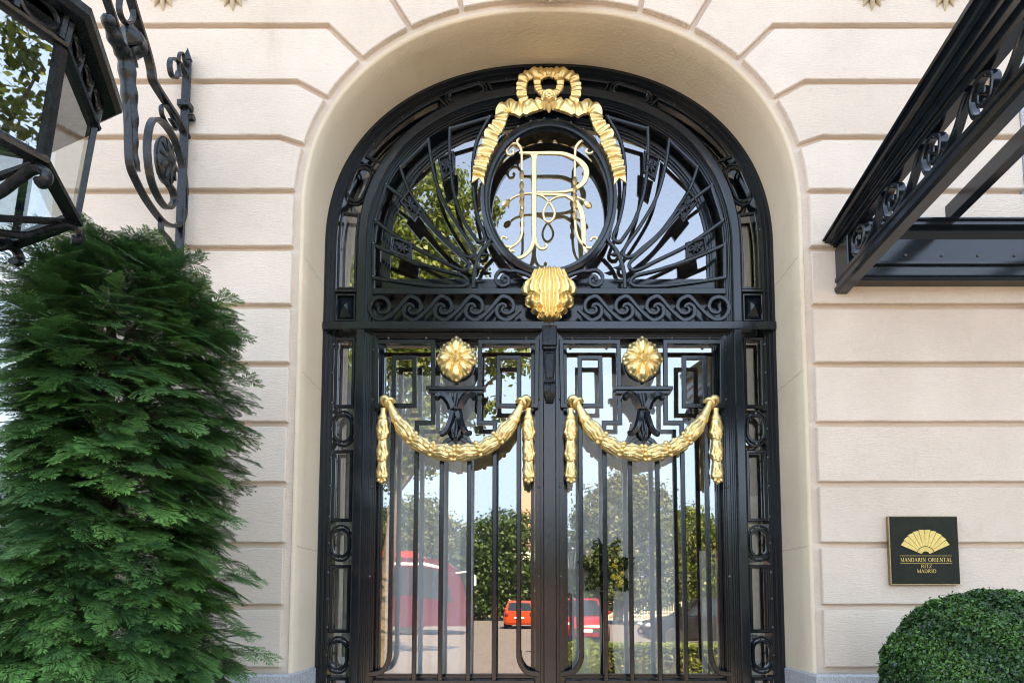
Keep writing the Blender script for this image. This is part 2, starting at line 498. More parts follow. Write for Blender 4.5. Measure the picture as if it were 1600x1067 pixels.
# recessed wall face the proud courses stand on
mb = MB(); n = len(OPEN); cen = (0, 2.6)
edge_o = []
for (x, z) in OPEN:
    dx, dz = x - cen[0], z - cen[1]
    if z <= 0.001: edge_o.append((XL if x < 0 else XR, 0.0)); continue
    ts = []
    if dx < -1e-6: ts.append((XL - cen[0]) / dx)
    if dx > 1e-6: ts.append((XR - cen[0]) / dx)
    if dz > 1e-6: ts.append((ZT - cen[1]) / dz)
    if dz < -1e-6: ts.append((0 - cen[1]) / dz)
    k = min(ts); edge_o.append((cen[0] + dx * k, cen[1] + dz * k))
V = [(x, 0, z) for x, z in OPEN] + [(x, 0, z) for x, z in edge_o]
F = [(i, i + 1, n + i + 1, n + i) for i in range(n - 1)]
mb.add(V, F)
mb.build("wall_face", 'stone', facade)
mb = MB()
mb.box(-14, XL - 1.25, 0.0, 0.32, 0, 9.6); mb.box(XL - 1.25, XL, 0.0, 0.32, 0, 1.2); mb.box(XL - 1.25, XL, 0.0, 0.32, 4.25, 9.6)
mb.box(XR + 1.9, 14, 0.0, 0.32, 0, 9.6); mb.box(XR, XR + 1.9, 0.0, 0.32, 4.6, 9.6)
mb.box(XL, XR, 0.004, 0.32, 5.3, 9.6)
mb.box(-14, 14, 0.32, 12, 9.3, 9.6); mb.box(-14, -13.7, 0.32, 12, 0, 9.3); mb.box(13.7, 14, 0.32, 12, 0, 9.3); mb.box(-13.7, 13.7, 11.7, 12, 0, 9.3)
mb.build("upper_wall", 'stone', facade)
mb = MB(); mb.box(XL, -HW - 0.02, 0.31, 0.36, 0, 5.3); mb.box(HW + 0.02, XR, 0.31, 0.36, 0, 5.3); mb.box(-HW - 0.05, HW + 0.05, 0.40, 0.44, CROWN + 0.005, 5.3)
mb.build("wall_backing", 'stone', facade)
# plaster reveal, rounded where it meets the face
RV = 0.55
prof = [(0.0, 0.0), (-0.004, 0.0015), (-0.007, 0.006), (-0.008, 0.014)]
path = OPEN
mb = MB(); off = normals(path, False); V = []; F = []
prof = [(0.012, 0.0005), (0.0, 0.0035), (-0.006, 0.012), (-0.006, 0.12), (-0.006, 0.24), (-0.006, RV)]
m_ = len(prof)
for i, pnt in enumerate(path):
    for a, y in prof: V.append((pnt[0] + off[i][0] * a, y - 0.004, pnt[1] + off[i][1] * a))
for i in range(len(path) - 1):
    for k in range(m_ - 1): F.append((i * m_ + k, i * m_ + k + 1, (i + 1) * m_ + k + 1, (i + 1) * m_ + k))
mb.add(V, F).build("door_reveal", 'reveal', facade, smooth=50)
# hairline joints across the reveal
for s in (-1, 1):
    for zj in (1.86, 2.755, 3.36):
        xj = s * (HW - 0.0063); mb = MB()
        pts = [(xj, 0.02 + 0.34 * q / 12, zj + 0.004 * math.sin(q * 1.9 + zj * 7 + s)) for q in range(13)]
        V = []
        for q in pts: V += [(q[0] - s * .0006, q[1], q[2] - .0011), (q[0] - s * .0006, q[1], q[2] + .0011)]
        mb.add(V, [(2 * q, 2 * q + 1, 2 * q + 3, 2 * q + 2) for q in range(12)]); mb.build("hairline_joint", 'joint', facade)
# proud stone courses
PROUD, GAP, STRIP = -0.032, 0.030, 0.043
BAND = offset(arch(HW, CROWN, 0.0, 600), STRIP)
def near(p): return min(range(len(BAND)), key=lambda i: math.dist(BAND[i], p))
JS = [1.255 + 0.3035 * k for k in range(13)]
W0 = lambda x, y: at(x, y, PROUD)
def joint(side, z, kink=None, arch_pt=None):
    """polyline from the far end to the band"""
    far = XL if side < 0 else XR
    if kink is None: return [(far, z), (side * (HW + STRIP), z)]
    return [(far, z), (kink[0], z), arch_pt]
def jpair(side, j):
    up = offset(j, GAP / 2); dn = offset(j, -GAP / 2)
    if side > 0: up, dn = dn, up
    return up, dn
def stone_block(poly, jitter=0.0012, step=0.05):
    poly = resample(poly + [poly[0]], step)[:-1]
    r = random.Random(len(poly) * 31 + int(abs(poly[0][0]) * 1000))
    ph = r.random() * 9
    out = []
    for i, q in enumerate(poly):
        out.append((q[0] + jitter * math.sin(i * 1.7 + ph) * r.random(), q[1] + jitter * (r.random() - 0.5) * 2))
    return MB().plate(out, PROUD, -0.0005, 0.004)
def build_side(side):
    s = side
    js = []
    for k, z in enumerate(JS):
        if z < 3.85: js.append(joint(s, z))
    js.append(joint(s, 3.975, (s * 1.405, 0), (s * 1.285, 3.93)))
    js.append(joint(s, 4.280, (s * 1.325, 0), (s * 1.16, 4.19)))
    js.append(joint(s, 4.590, (s * 1.170, 0), (s * 0.985, 4.40)))
    for lo, hi in zip(js[:-1], js[1:]):
        a = jpair(s, lo)[0]; b = jpair(s, hi)[1]
        ia, ib = near(a[-1]), near(b[-1])
        za, zb_ = a[-1][1], b[-1][1]
        mid = BAND[ia:ib + 1] if ia <= ib else BAND[ib:ia + 1][::-1]
        mid = [q for q in mid if za + 0.012 < q[1] < zb_ - 0.012]
        if len(lo) == 2: a[-1] = (s * (HW + STRIP), a[-1][1])
        else: a[-1] = BAND[ia]
        if len(hi) == 2: b[-1] = (s * (HW + STRIP), b[-1][1])
        else: b[-1] = BAND[ib]
        stone_block(a + mid + b[::-1]).build("stone_block", 'stone', facade)
    # course over the arch shoulder, running into the first voussoir
    a = jpair(s, js[-1])[0]; ia = near(a[-1]); a[-1] = BAND[ia]
    v1 = [(s * 0.735, 4.575), (s * 0.90, 4.85), (s * 1.05, 5.28)]
    vb = offset(v1, GAP / 2 if s < 0 else -GAP / 2); iv = near(vb[0]); vb[0] = BAND[iv]
    mid = BAND[ia:iv + 1] if ia <= iv else BAND[iv:ia + 1][::-1]
    stone_block(a + mid[1:-1] + vb + [(XL if s < 0 else XR, 5.28)]).build("stone_block", 'stone', facade)
    v2 = [(s * 0.475, 4.70), (s * 0.50, 4.85), (s * 0.53, 5.28)]
    va = offset(v1, -GAP / 2 if s < 0 else GAP / 2); i1 = near(va[0]); va[0] = BAND[i1]
    vb = offset(v2, GAP / 2 if s < 0 else -GAP / 2); i3 = near(vb[0]); vb[0] = BAND[i3]
    mid = BAND[i1:i3 + 1] if i1 <= i3 else BAND[i3:i1 + 1][::-1]
    stone_block(va[::-1] + mid[1:-1] + vb).build("stone_block", 'stone', facade)
    e_ = offset(v2, -GAP / 2 if s < 0 else GAP / 2)
    return e_, near(e_[0])
ka, ia = build_side(-1); kb, ib = build_side(1)
ka[0] = BAND[ia]; kb[0] = BAND[ib]
stone_block(ka[::-1] + BAND[ia + 1:ib] + kb).build("keystone", 'stone', facade)
# granite plinth
for s in (-1, 1):
    x0, x1 = sorted((s * (HW - 0.016), XL if s < 0 else XR))
    mb = MB()
    xi = s * (HW - 0.016); xo = s * (HW + 0.02); xf = XL if s < 0 else XR
    pl = [(xf, -0.055), (xi, -0.055), (xi, 0.352), (xo, 0.352), (xo, -0.001), (xf, -0.001)]
    poly = pl if area(pl) > 0 else pl[::-1]
    poly = resample(poly + [poly[0]], 0.06)[:-1]
    inn = offset(poly, 0.010, True); nn_ = len(poly)
    V = [(a, c, 0.004) for a, c in poly] + [(a, c, 1.226) for a, c in poly] + [(a, c, 1.236) for a, c in inn]
    F = [(i, (i + 1) % nn_, nn_ + (i + 1) % nn_, nn_ + i) for i in range(nn_)] + [(nn_ + i, nn_ + (i + 1) % nn_, 2 * nn_ + (i + 1) % nn_, 2 * nn_ + i) for i in range(nn_)]
    F.append(tuple(2 * nn_ + i for i in range(nn_)))
    mb.add(V, F).build("granite_plinth", 'granite', facade)
# carved leaf tips hanging from the frieze, and the foot of the keystone carving
def leaf_tip(cx, cz, sc, n=5, spread=1.1):
    mb = MB()
    for k in range(n):
        a = -math.pi / 2 + (k - (n - 1) / 2) * spread / (n - 1) * 1.7
        L = sc * (1 - 0.12 * abs(k - (n - 1) / 2))
        pts = []
        for q in range(7):
            u = q / 6
            pts.append((cx + math.cos(a) * L * u, PROUD - 0.012 * math.sin(math.pi * min(1, u * 1.1)), cz + math.sin(a) * L * u - 0.02 * u * u * sc))
        mb.tube(pts, [0.012 * sc / 0.1 * math.sin(math.pi * (0.15 + 0.83 * q / 6)) + 0.001 for q in range(7)], 8)
    return mb
for px in (256, 365, 1361, 1475):
    x, z = at(px, -14, PROUD)
    leaf_tip(x, z, 0.115).build("carved_leaf", 'carving', facade, smooth=60)
mb = MB()
for k in range(-4, 5):
    x, z = at(860 + k * 14, 0, PROUD)
    mb.tube([(x, PROUD, z + 0.10), (x * 1.02, PROUD - 0.035, z + 0.05), (x * 1.03, PROUD - 0.03, z + 0.012), (x * 1.03, PROUD - 0.012, z - 0.015 - 0.012 * math.cos(k * 1.1))], [0.022, 0.026, 0.022, 0.006], 8)
mb.build("keystone_carving", 'carving', facade, smooth=60)
# side window behind the yew
x0, x1, z0, z1 = XL - 1.25, XL, 1.2, 4.25
win = MB(); win.sweep([(x0 + .05, z0 + .05), (x1 - .05, z0 + .05), (x1 - .05, z1 - .05), (x0 + .05, z1 - .05)], bar(0.098, 0.10, 0.20, 0.006), True)
wf = win.build("window_frame", 'white_paint', facade)
zc = at(30, 434, 0.12)[1]
mb = MB(); mb.bbox(x0 + .1, x1 - .1, 0.105, 0.19, zc - 0.04, zc + 0.04); mb.build("window_transom", 'white_paint', facade)
mb = MB(); mb.bbox((x0 + x1) / 2 - .05, (x0 + x1) / 2 + .05, 0.108, 0.188, z0 + .1, zc - .041); mb.build("window_mullion", 'white_paint', facade)
for a, b in ((z0 + .1, zc - .04), (zc + .04, z1 - .1)):
    for u, v_ in ((x0 + .1, (x0 + x1) / 2 - .05), ((x0 + x1) / 2 + .05, x1 - .1)):
        if a > zc: u, v_ = (x0 + .1, x1 - .1)
        mb = MB(); mb.sweep([(u + .025, a + .025), (v_ - .025, a + .025), (v_ - .025, b - .025), (u + .025, b - .025)], bar(0.048, 0.125, 0.175, 0.005), True)
        s_ = mb.build("sash", 'white_paint', facade)
        MB().add([(u + .045, .15, a + .045), (v_ - .045, .15, a + .045), (v_ - .045, .15, b - .045), (u + .045, .15, b - .045)], [(0, 1, 2, 3)]).build("window_pane", 'glass', s_)
        if a > zc: break
mb = MB(); mb.box(x0, x1, 0.33, 0.36, z0, z1); mb.build("window_blind", 'drape', facade)
# grey stone jamb of the next doorway, above the canopy beam
mb = MB(); x, z = at(1593, 300, -0.03)
mb.bbox(XR + 0.002, XR + 0.5, -0.05, 0.3, 0.01, 4.6, 0.01); mb.build("granite_jamb", 'granite', facade)

# ---- ground
mb = MB(); mb.box(-400, 400, -400, 400, -0.6, -0.02); mb.build("ground", 'soil', kind="structure")
mb = MB(); mb.box(-40, 40, -9.6, 0.30, -0.019, 0.0); mb.build("pavement", 'paving', kind="structure")
mb = MB(); mb.box(-150, 150, -47.5, -9.75, -0.125, -0.012); mb.build("road", 'asphalt', kind="structure")
mb = MB(); mb.bbox(-40, 40, -9.75, -9.6, -0.02, 0.002, 0.008); mb.bbox(-150, 150, -47.8, -47.5, -0.02, 0.10, 0.02); mb.build("kerb", 'kerb', kind="structure")
# ---- hall behind the door
mb = MB()
mb.box(-4, 4, 4.2, 4.3, 0, 5.2); mb.box(-4.1, -4, 0.56, 4.3, 0, 5.2); mb.box(4, 4.1, 0.56, 4.3, 0, 5.2); mb.box(-4.1, 4.1, 0.5, 4.3, 5.2, 5.3)
mb.box(-4, -HW - 0.01, 0.5, 0.55, 0, 5.2); mb.box(HW + 0.01, 4, 0.5, 0.55, 0, 5.2); mb.box(-HW - .01, HW + .01, 0.5, 0.55, CROWN, 5.2)
mb.build("wall_hall", 'hall_wall', kind="structure")
mb = MB(); mb.box(-4, 4, 0.301, 4.2, -0.02, 0.004); mb.build("floor_hall", 'hall_floor', kind="structure")
# ================================================================== THE ENTRANCE: fixed screen
screen = thing("entrance_screen", (0, YD, 0), "black gloss iron arched door surround with fanlight, scroll frieze and narrow sidelights", "door surround")
S = 1 / 284.0                     # one photo pixel on the door plane, metres
def dp(*pts): return [D(*q) for q in pts]
def bolt_at(parent, x, y, z, r=0.0075):
    bolts.append((x, y, z, r, parent))
bolts = []
# stepped outer frame
AO = arch(HW - 0.0065, CROWN - 0.0065, 0.02)
mb = MB()
mb.sweep(AO, [(0, 0.36), (-0.017, 0.36), (-0.017, 0.37), (-0.022, 0.37), (-0.022, 0.378), (-0.034, 0.378), (-0.034, 0.388), (-0.039, 0.388), (-0.039, 0.397), (-0.055, 0.397), (-0.055, 0.52), (0, 0.52)])
mb.build("outer_frame", 'iron', screen, smooth=25)
# post and inner arch band
AB = arch(1.088, 4.562, 0.02)
mb = MB()
mb.sweep(AB, [(0, 0.352), (-0.008, 0.346), (-0.047, 0.346), (-0.052, 0.352), (-0.052, 0.366), (-0.060, 0.366), (-0.060, 0.374), (-0.068, 0.374), (-0.068, 0.383), (-0.078, 0.383), (-0.078, 0.392), (-0.088, 0.392), (-0.088, 0.50), (0, 0.50)])
mb.build("inner_frame", 'iron', screen, smooth=25)
# transom bars
zt0, zt1 = D(700, 517.5)[1], D(700, 505)[1]
zb0, zb1 = D(700, 462)[1], D(700, 452.5)[1]
mb = MB(); mb.bbox(-HW + 0.008, HW - 0.008, 0.340, 0.46, zt0, zt1, 0.004); mb.build("transom_bar", 'iron', screen)
mb = MB(); mb.bbox(-1.0, 1.0, 0.352, 0.44, zb0, zb1, 0.004); mb.build("frieze_rail", 'iron', screen)
mb = MB(); mb.box(-1.0, 1.0, 0.43, 0.445, zt1, zb0); mb.build("frieze_panel", 'iron', screen)
# running scroll frieze
def vitruvian(x_first, n, step, zc, last_to=None):
    out = []
    u = step / (48.5 * S)
    for k in range(n):
        cx = x_first + k * step; nx = cx + step
        pts = []
        def sp(c, a, r, w): pts.append((c + math.cos(R(a)) * r * u, zc + math.sin(R(a)) * r * u, w))
        for a, r, w in ((20, 2.0, 4.0), (80, 5.0, 5.0), (130, 8.5, 5.6), (180, 12.5, 6.2), (225, 15.8, 6.4), (262, 18.2, 6.4), (292, 19.3, 6.4)):
            sp(cx, a, r * S, w * S)
        pts.append((cx + 24 * S * u, zc - 3 * S, 6.0 * S))
        if last_to is not None and k == n - 1:
            out.append(spline(pts, 7)); break
        for a, r, w in ((112, 18.8, 6.4), (82, 18.0, 6.4), (45, 16.2, 6.2), (5, 13.6, 6.0), (-40, 10.8, 5.6), (-90, 8.0, 5.2), (-145, 5.6, 5.0), (-200, 3.0, 4.6), (-240, 1.2, 4)):
            sp(nx, a, r * S, w * S)
        out.append(spline(pts, 7))
    return out
zc = D(700, 483)[1]
x1_ = D(596, 483)[0]; stp = (D(789, 483)[0] - x1_) / 4
wave = vitruvian(x1_, 5, stp, zc, True)
# the first scroll also has its own hook over the top
pts = []
for a, r, w in ((205, 18, 6.4), (170, 19, 6.4), (130, 19, 6.4), (95, 18.6, 6.4), (60, 16.8, 6.2), (20, 14.0, 6.0), (-25, 11, 5.6), (-75, 8, 5.2), (-130, 5.6, 5), (-190, 3.5, 4.6), (-240, 1.5, 4)):
    pts.append((x1_ + math.cos(R(a)) * r * S, zc + math.sin(R(a)) * r * S, w * S))
wave[0] = [q for q in wave[0]]
w0 = [(x1_ + math.cos(R(a)) * r * S, zc + math.sin(R(a)) * r * S, w * S) for a, r, w in ((205, 18, 6.4), (235, 18.4, 6.4), (262, 18.6, 6.4), (292, 19.3, 6.4))]
cut = next(i for i, q in enumerate(wave[0]) if q[0] > x1_ + 12 * S and q[1] < zc + 0.001 and i > 40)
hook = spline(pts, 7)
wave[0] = hook[::-1] + spline(w0, 7)[1:-1] + wave[0][cut:]
for wv in wave:
    mb = MB(); stroke(mb, wv, 0.356, 0.374, 0.003)
    both(mb, "wave_scroll", 'iron', screen, smooth=40)
# square bosses either side of the frieze
for s in (-1, 1):
    xa, xb = sorted((s * 1.215, s * 1.098)); za, zb = zt1 + 0.012, zb0 + 0.012
    mb = MB(); mb.sweep([(xa + .006, za + .006), (xb - .006, za + .006), (xb - .006, zb - .006), (xa + .006, zb - .006)], bar(0.012, 0.372, 0.40), True)
    xm, zm = (xa + xb) / 2, (za + zb) / 2
    mb.add([(xa + .014, .392, za + .014), (xb - .014, .392, za + .014), (xb - .014, .392, zb - .014), (xa + .014, .392, zb - .014), (xm, .345, zm)], [(0, 1, 4), (1, 2, 4), (2, 3, 4), (3, 0, 4)])
    mb.box(xa - .01, xb + .01, .394, .45, za - .01, zb + .006)
    mb.bbox(xa - .006, xb + .006, 0.366, 0.41, zb + .008, zb + .024, .003)
    mb.build("pyramid_boss", 'iron', screen)
# sidelights: panels with rings between them
def stadium(cx, cz, hw, hh, n=10, ang=0.0):
    r = hw; out = []
    for k in range(n + 1):
        a = math.pi * k / n; out.append((r * math.cos(a), hh - r + r * math.sin(a)))
    for k in range(n + 1):
        a = math.pi + math.pi * k / n; out.append((r * math.cos(a), -hh + r + r * math.sin(a)))
    c, s = math.cos(ang), math.sin(ang)
    return [(cx + x * c - z * s, cz + x * s + z * c) for x, z in out]
XA, XB = 1.215, 1.098; XM = (XA + XB) / 2
rings = [D(536, 669)[1], D(533, 848)[1], D(531, 1023)[1]]
RH, RWd = 0.098, 0.058
segs = []
top = zt0 - 0.03
for rz in rings:
    segs.append((rz + RH + 0.022, top)); top = rz - RH - 0.022
segs.append((0.35, top))
for s in (-1, 1):
    for za, zb in segs:
        if zb - za < 0.03: continue
        mb = MB(); h = 0.009
        mb.sweep([(s * XM - .0585 + h, za + h), (s * XM + .0585 - h, za + h), (s * XM + .0585 - h, zb - h), (s * XM - .0585 + h, zb - h)], bar(0.018, 0.385, 0.41, .004), True)
        mb.build("sidelight_panel", 'iron', screen)
        for sx in (-1, 1):
            for zz in (za + 0.03, (za + zb) / 2, zb - 0.04):
                bolt_at(screen, s * XM + sx * 0.066, 0.393, zz)
    for rz in rings:
        mb = MB(); mb.sweep(stadium(s * XM, rz, RWd - .010, RH - .022), bar(0.017, 0.375, 0.402, .004), True)
        for sg in (-1, 1):
            arc = [(s * XM + math.cos(R(a)) * (RWd), rz + sg * (RH - RWd - .004 + math.sin(R(a)) * (RWd + .004))) for a in range(12, 169, 12)]
            mb.sweep(arc, bar(0.012, 0.38, 0.402, .003))
        mb.build("sidelight_ring", 'iron', screen, smooth=40)
        bolt_at(screen, s * XM, 0.376, rz + RH - .012); bolt_at(screen, s * XM, 0.376, rz - RH + .012)
        for sx in (-1, 1): bolt_at(screen, s * XM + sx * 0.064, 0.388, rz)
    MB().add([(s * XM - .068, .455, .3), (s * XM + .068, .455, .3), (s * XM + .068, .455, zt0 - .004), (s * XM - .068, .455, zt0 - .004)], [(0, 1, 2, 3)]).build("sidelight_glass", 'glass', screen)
# the same channel bent round the arch
CHO = arch(HW - 0.066, CROWN - 0.062, zb0 + 0.05); CHI = arch(1.094, 4.568, zb0 + 0.05)
k0 = 0
def chan(i, f): return (CHI[i][0] * (1 - f) + CHO[i][0] * f, CHI[i][1] * (1 - f) + CHO[i][1] * f)
nC = len(CHO)
def chan_at(px, py):
    p = D(px, py); return min(range(nC), key=lambda i: math.dist(chan(i, 0.5), p))
i1, i2_ = chan_at(557, 290), chan_at(725, 152)
stops = [(0, i1), (i1, i2_), (i2_, nC - 1 - i2_), (nC - 1 - i2_, nC - 1 - i1), (nC - 1 - i1, nC - 1)]
def alen(i, j): return sum(math.dist(chan(k, .5), chan(k + 1, .5)) for k in range(i, j))
for a, b in stops:
    aa, bb = a, b
    while a > 0 and alen(a, aa) < 0.135: aa += 1
    while b < nC - 1 and alen(bb, b) < 0.135: bb -= 1
    loop = [chan(i, 0.10) for i in range(aa, bb + 1)] + [chan(i, 0.90) for i in range(bb, aa - 1, -1)]
    mb = MB(); mb.sweep(loop[::-1], bar(0.014, 0.385, 0.41, .003), True); mb.build("sidelight_panel", 'iron', screen, smooth=30)
    for i in range(aa + 2, bb - 1, 5):
        q = chan(i, 1.0); bolt_at(screen, q[0], 0.392, q[1], .006)
        q = chan(i, 0.02); bolt_at(screen, q[0], 0.392, q[1], .006)
for i in (i1, i2_, nC - 1 - i2_, nC - 1 - i1):
    c = chan(i, .5); a, b = chan(i - 1, .5), chan(i + 1, .5)
    ang = math.atan2(b[1] - a[1], b[0] - a[0]) - math.pi / 2
    wd = math.dist(chan(i, 0), chan(i, 1)) / 2
    mb = MB(); mb.sweep(stadium(c[0], c[1], wd - .014, 0.105, 10, ang), bar(0.016, 0.375, 0.402, .004), True)
    mb.sweep(stadium(c[0], c[1], wd - .001, 0.125, 10, ang), bar(0.010, 0.38, 0.402, .003), True)
    mb.build("sidelight_ring", 'iron', screen, smooth=40)
V = []; F = []
for i in range(nC):
    a, b = chan(i, -.05), chan(i, 1.05); V += [(a[0], .456, a[1]), (b[0], .456, b[1])]
F = [(2 * i, 2 * i + 1, 2 * i + 3, 2 * i + 2) for i in range(nC - 1)]
MB().add(V, F).build("arched_sidelight_glass", 'glass', screen)
# fanlight glass and its inner rail
FG = arch(0.985, 4.46, zb1 + 0.0)
V = [(x, YG, z) for x, z in FG]
MB().add(V, [tuple(range(len(V)))]).build("fanlight_glass", 'glass', screen)
zg = at(640, 436, YG - 0.02)[1]
FI = arch(0.975, 4.45, zg - 0.02)
mb = MB(); mb.sweep(FI, [(0, 0.455), (-0.022, 0.455), (-0.022, 0.463), (-0.034, 0.463), (-0.034, 0.472), (-0.05, 0.472), (-0.05, 0.477), (0.0, 0.477)])
mb.bbox(-.97, .97, .455, .477, zb1 - .01, zg, .004)
mb.build("fanlight_rail", 'iron', screen, smooth=25)
# fan of long loops
def fan_loop(lower, upper):
    path = spline([D(*q) for q in lower + upper], 7)
    corner = [path[-1], path[0]]
    return path
fans = [
    ([(584, 384), (640, 408), (690, 424), (722, 432)], [(731, 440), (728, 447), (716, 449), (680, 448.5), (632, 443), (584, 435)]),
    ([(587, 347), (640, 384), (690, 409), (714, 421)], [(727, 424), (733, 417), (727, 407), (690, 374), (640, 320), (604, 292)]),
    ([(626, 264), (641, 302), (680, 360), (715, 392), (728, 402)], [(738, 403.5), (742, 397), (737, 385), (715, 354), (690, 310), (676, 262), (670, 222)]),
    ([(703, 204), (703, 245), (709, 300), (724, 345), (741, 372)], [(748, 379.5), (756, 377), (757, 368), (748, 345), (741, 310), (739, 262), (746, 222), (765, 186)]),
]
loops = []
for lo, up in fans:
    a = [D(*q) for q in lo]; b = [D(*q) for q in up]
    path = spline(a + b, 7)
    mb = MB(); mb.sweep(path, bar(0.0205, 0.355, 0.378, .005), True)
    both(mb, "fan_loop", 'iron', screen, smooth=40)
    for q in (path[0], path[-1]):
        for s in (-1, 1): bolt_at(screen, s * q[0], 0.358, q[1] + 0.006, .006)
# carved plaques that bridge the loops
def carved_plaque(c4):
    P = [D(*q) for q in c4]
    mb = MB(); mb.sweep(P, bar(0.012, 0.352, 0.38, .003), True)
    mb.plate(P, 0.368, 0.379)
    cx = sum(p[0] for p in P) / 4; cz = sum(p[1] for p in P) / 4
    ux = ((P[1][0] - P[0][0]) / 2, (P[1][1] - P[0][1]) / 2); uz = ((P[2][0] - P[1][0]) / 2, (P[2][1] - P[1][1]) / 2)
    for k in range(8):
        a = k * math.pi / 4 + 0.2
        e = 0.72 if k % 2 else 0.8
        pts = []
        for q in range(5):
            u = q / 4 * e
            pts.append((cx + math.cos(a) * u * ux[0] + math.sin(a) * u * uz[0], 0.362 - 0.004 * math.sin(math.pi * q / 4), cz + math.cos(a) * u * ux[1] + math.sin(a) * u * uz[1]))
        mb.tube(pts, [0.004, 0.008, 0.009, 0.007, 0.002], 6)
    mb.sphere((cx, 0.358, cz), 0.010, 8, 5)
    return mb
for c4 in ([(616, 374), (644, 383), (643, 406), (613, 395)], [(640, 301), (658, 327), (648, 344), (627, 318)], [(686, 251), (708, 241), (709, 270), (693, 282)]):
    both(carved_plaque(c4), "carved_plaque", 'iron_dull', screen, smooth=50)
# collar arc and small scrolls under the oval
arc_ = spline([D(*q) for q in ((740, 452), (741, 430), (746, 408), (754, 392), (767, 377))], 6)
mb = MB(); mb.sweep(arc_, bar(0.021, 0.354, 0.38, .004)); both(mb, "collar_arc", 'iron', screen, smooth=40)
for q in ((752, 399, 60), (745, 420, 80), (743, 441, 90)):
    x, z = D(q[0], q[1]); a = R(20)
    mb = MB(); mb.tube([(x - .01, .367, z), (x + .012, .367, z), (x + .024, .366, z), (x + .05, .365, z + .002)], [.008, .014, .010, .001], 8)
    both(mb, "collar_spike", 'iron_dull', screen, smooth=50)
pts = []
c = D(787, 438)
for k in range(26):
    a = R(-260 + k * 21); r = (1.5 + k * 0.40) * S
    pts.append((c[0] + math.cos(-a) * r, c[1] + math.sin(-a) * r, 5.6 * S))
e = pts[-1]
tail = [D(*q) for q in ((806, 425), (822, 430), (838, 438))]
pts = []
for a, r in ((240, 1.5), (160, 3.5), (80, 5.5), (10, 8), (-50, 10), (-100, 11), (-150, 12), (-200, 13.5), (-245, 15), (-275, 15.5), (-305, 17)):
    pts.append((c[0] + math.cos(R(a)) * r * S, c[1] + math.sin(R(a)) * r * S, 5.6 * S))
pts += [(q[0], q[1], 5.6 * S) for q in tail]
mb = MB(); stroke(mb, spline(pts, 6), 0.356, 0.376, .003); both(mb, "oval_scroll", 'iron', screen, smooth=40)
# oval medallion ring
oc = D(859.5, 311); 
def oval(a, b, n=96): return [(0 + a * math.cos(2 * math.pi * k / n), oc[1] + b * math.sin(2 * math.pi * k / n)) for k in range(n)]
ta = (D(966, 311)[0] - D(753, 311)[0]) / 2; tb = (D(860, 188)[1] - D(860, 434)[1]) / 2
mb = MB()
mb.sweep(oval(ta - .026, tb - .026)[::-1], [(0.026, 0.362), (0.022, 0.348), (0.006, 0.342), (0.002, 0.348), (-0.002, 0.352), (-0.008, 0.350), (-0.020, 0.350), (-0.026, 0.36), (-0.026, 0.392), (0.026, 0.392)], True)
mb.build("oval_ring", 'iron', screen, smooth=35)
for k in range(7, 42, 3):
    q = oval(ta + .004, tb + .004)[k]
    bolt_at(screen, q[0], 0.362, q[1], .008)
# monogram
MG = []
def mg(pts, k=7):
    MG.append(spline([(*D(x, y), w_ * S) for x, y, w_ in pts], k))
mg([(811, 240.5, 3), (825, 241, 5), (845, 241, 5.5), (864, 241, 6), (882, 242.5, 6.5), (900, 250, 7.5), (912, 260, 9), (916, 271, 9.5), (913, 284, 8.5), (904, 293, 7), (892, 299, 5), (878, 301.5, 4), (860, 302, 4), (839, 302, 4)])
mg([(834.6, 243, 14), (834.6, 250, 9), (834.6, 270, 8.2), (834.6, 310, 8), (834.6, 350, 7.6), (834.3, 372, 7), (830, 388, 6.5), (822, 398, 6), (813, 403.5, 5.2), (804, 404, 4.4), (798, 399, 4), (799, 393, 3.6), (804, 394, 4.2)])
mg([(835, 368, 6), (838, 381, 5), (844, 389, 4.6), (851, 389, 4.2), (854.5, 385, 4.2), (852, 382.5, 4.6)])
mg([(839, 305, 4), (862, 305.5, 3.5), (880, 306, 4), (890, 310, 5.5), (899, 316, 7), (906, 326, 8), (910, 340, 8.4), (911.5, 358, 8), (912, 375, 7), (914, 391, 5), (919, 398, 3.5), (924, 400, 2.6)])
mg([(797, 314, 3), (803, 309.5, 3), (812, 306, 3), (822, 304, 3), (832, 304, 3), (845, 307, 3.2), (854, 313, 3.4), (862, 323, 3.6), (866.5, 334, 3.8), (864, 343, 3.6), (857.5, 348, 3.6), (851, 344, 3.6), (849, 334, 3.6), (853, 323, 3.4), (860, 315, 3.2), (870, 309.5, 3), (884, 307.5, 3)])
mg([(806, 217, 2.4), (809, 215.5, 3), (810.5, 218, 3), (808, 222, 3.6), (809, 227, 4.4), (813, 232, 4.6), (815, 241, 4.2), (815.3, 262, 3.8), (815.3, 290, 4), (815.6, 320, 4.6), (816, 345, 4.4), (815.6, 364, 4.2), (812, 376, 4), (804, 384, 4), (796, 387, 4), (788, 384, 3.8), (783, 377, 3.6), (785, 371.5, 3.4), (790.5, 372, 3.4), (791.5, 375, 4)])
mg([(808, 226, 3), (801, 226, 3.4), (795, 229.5, 3.6), (791.5, 237, 3.6), (794.5, 243, 3.4), (800.5, 242.5, 3.4), (802.5, 238, 3.8), (800, 236, 4)])
mg([(908.5, 214, 2.4), (911, 212.5, 3), (913, 216, 3), (911, 220, 3.8), (905, 224.5, 4.6), (900, 231, 4.6), (898.5, 241, 4.2), (898, 265, 3.8), (898, 290, 4.4), (898, 320, 4.8), (898.4, 345, 4.4), (900.5, 364, 4.2), (906, 377, 4), (915, 386.5, 4), (924, 388, 4), (932, 383, 3.8), (933.5, 376, 3.6), (929, 371.5, 3.4), (923.5, 374, 3.6), (923.5, 377, 4)])
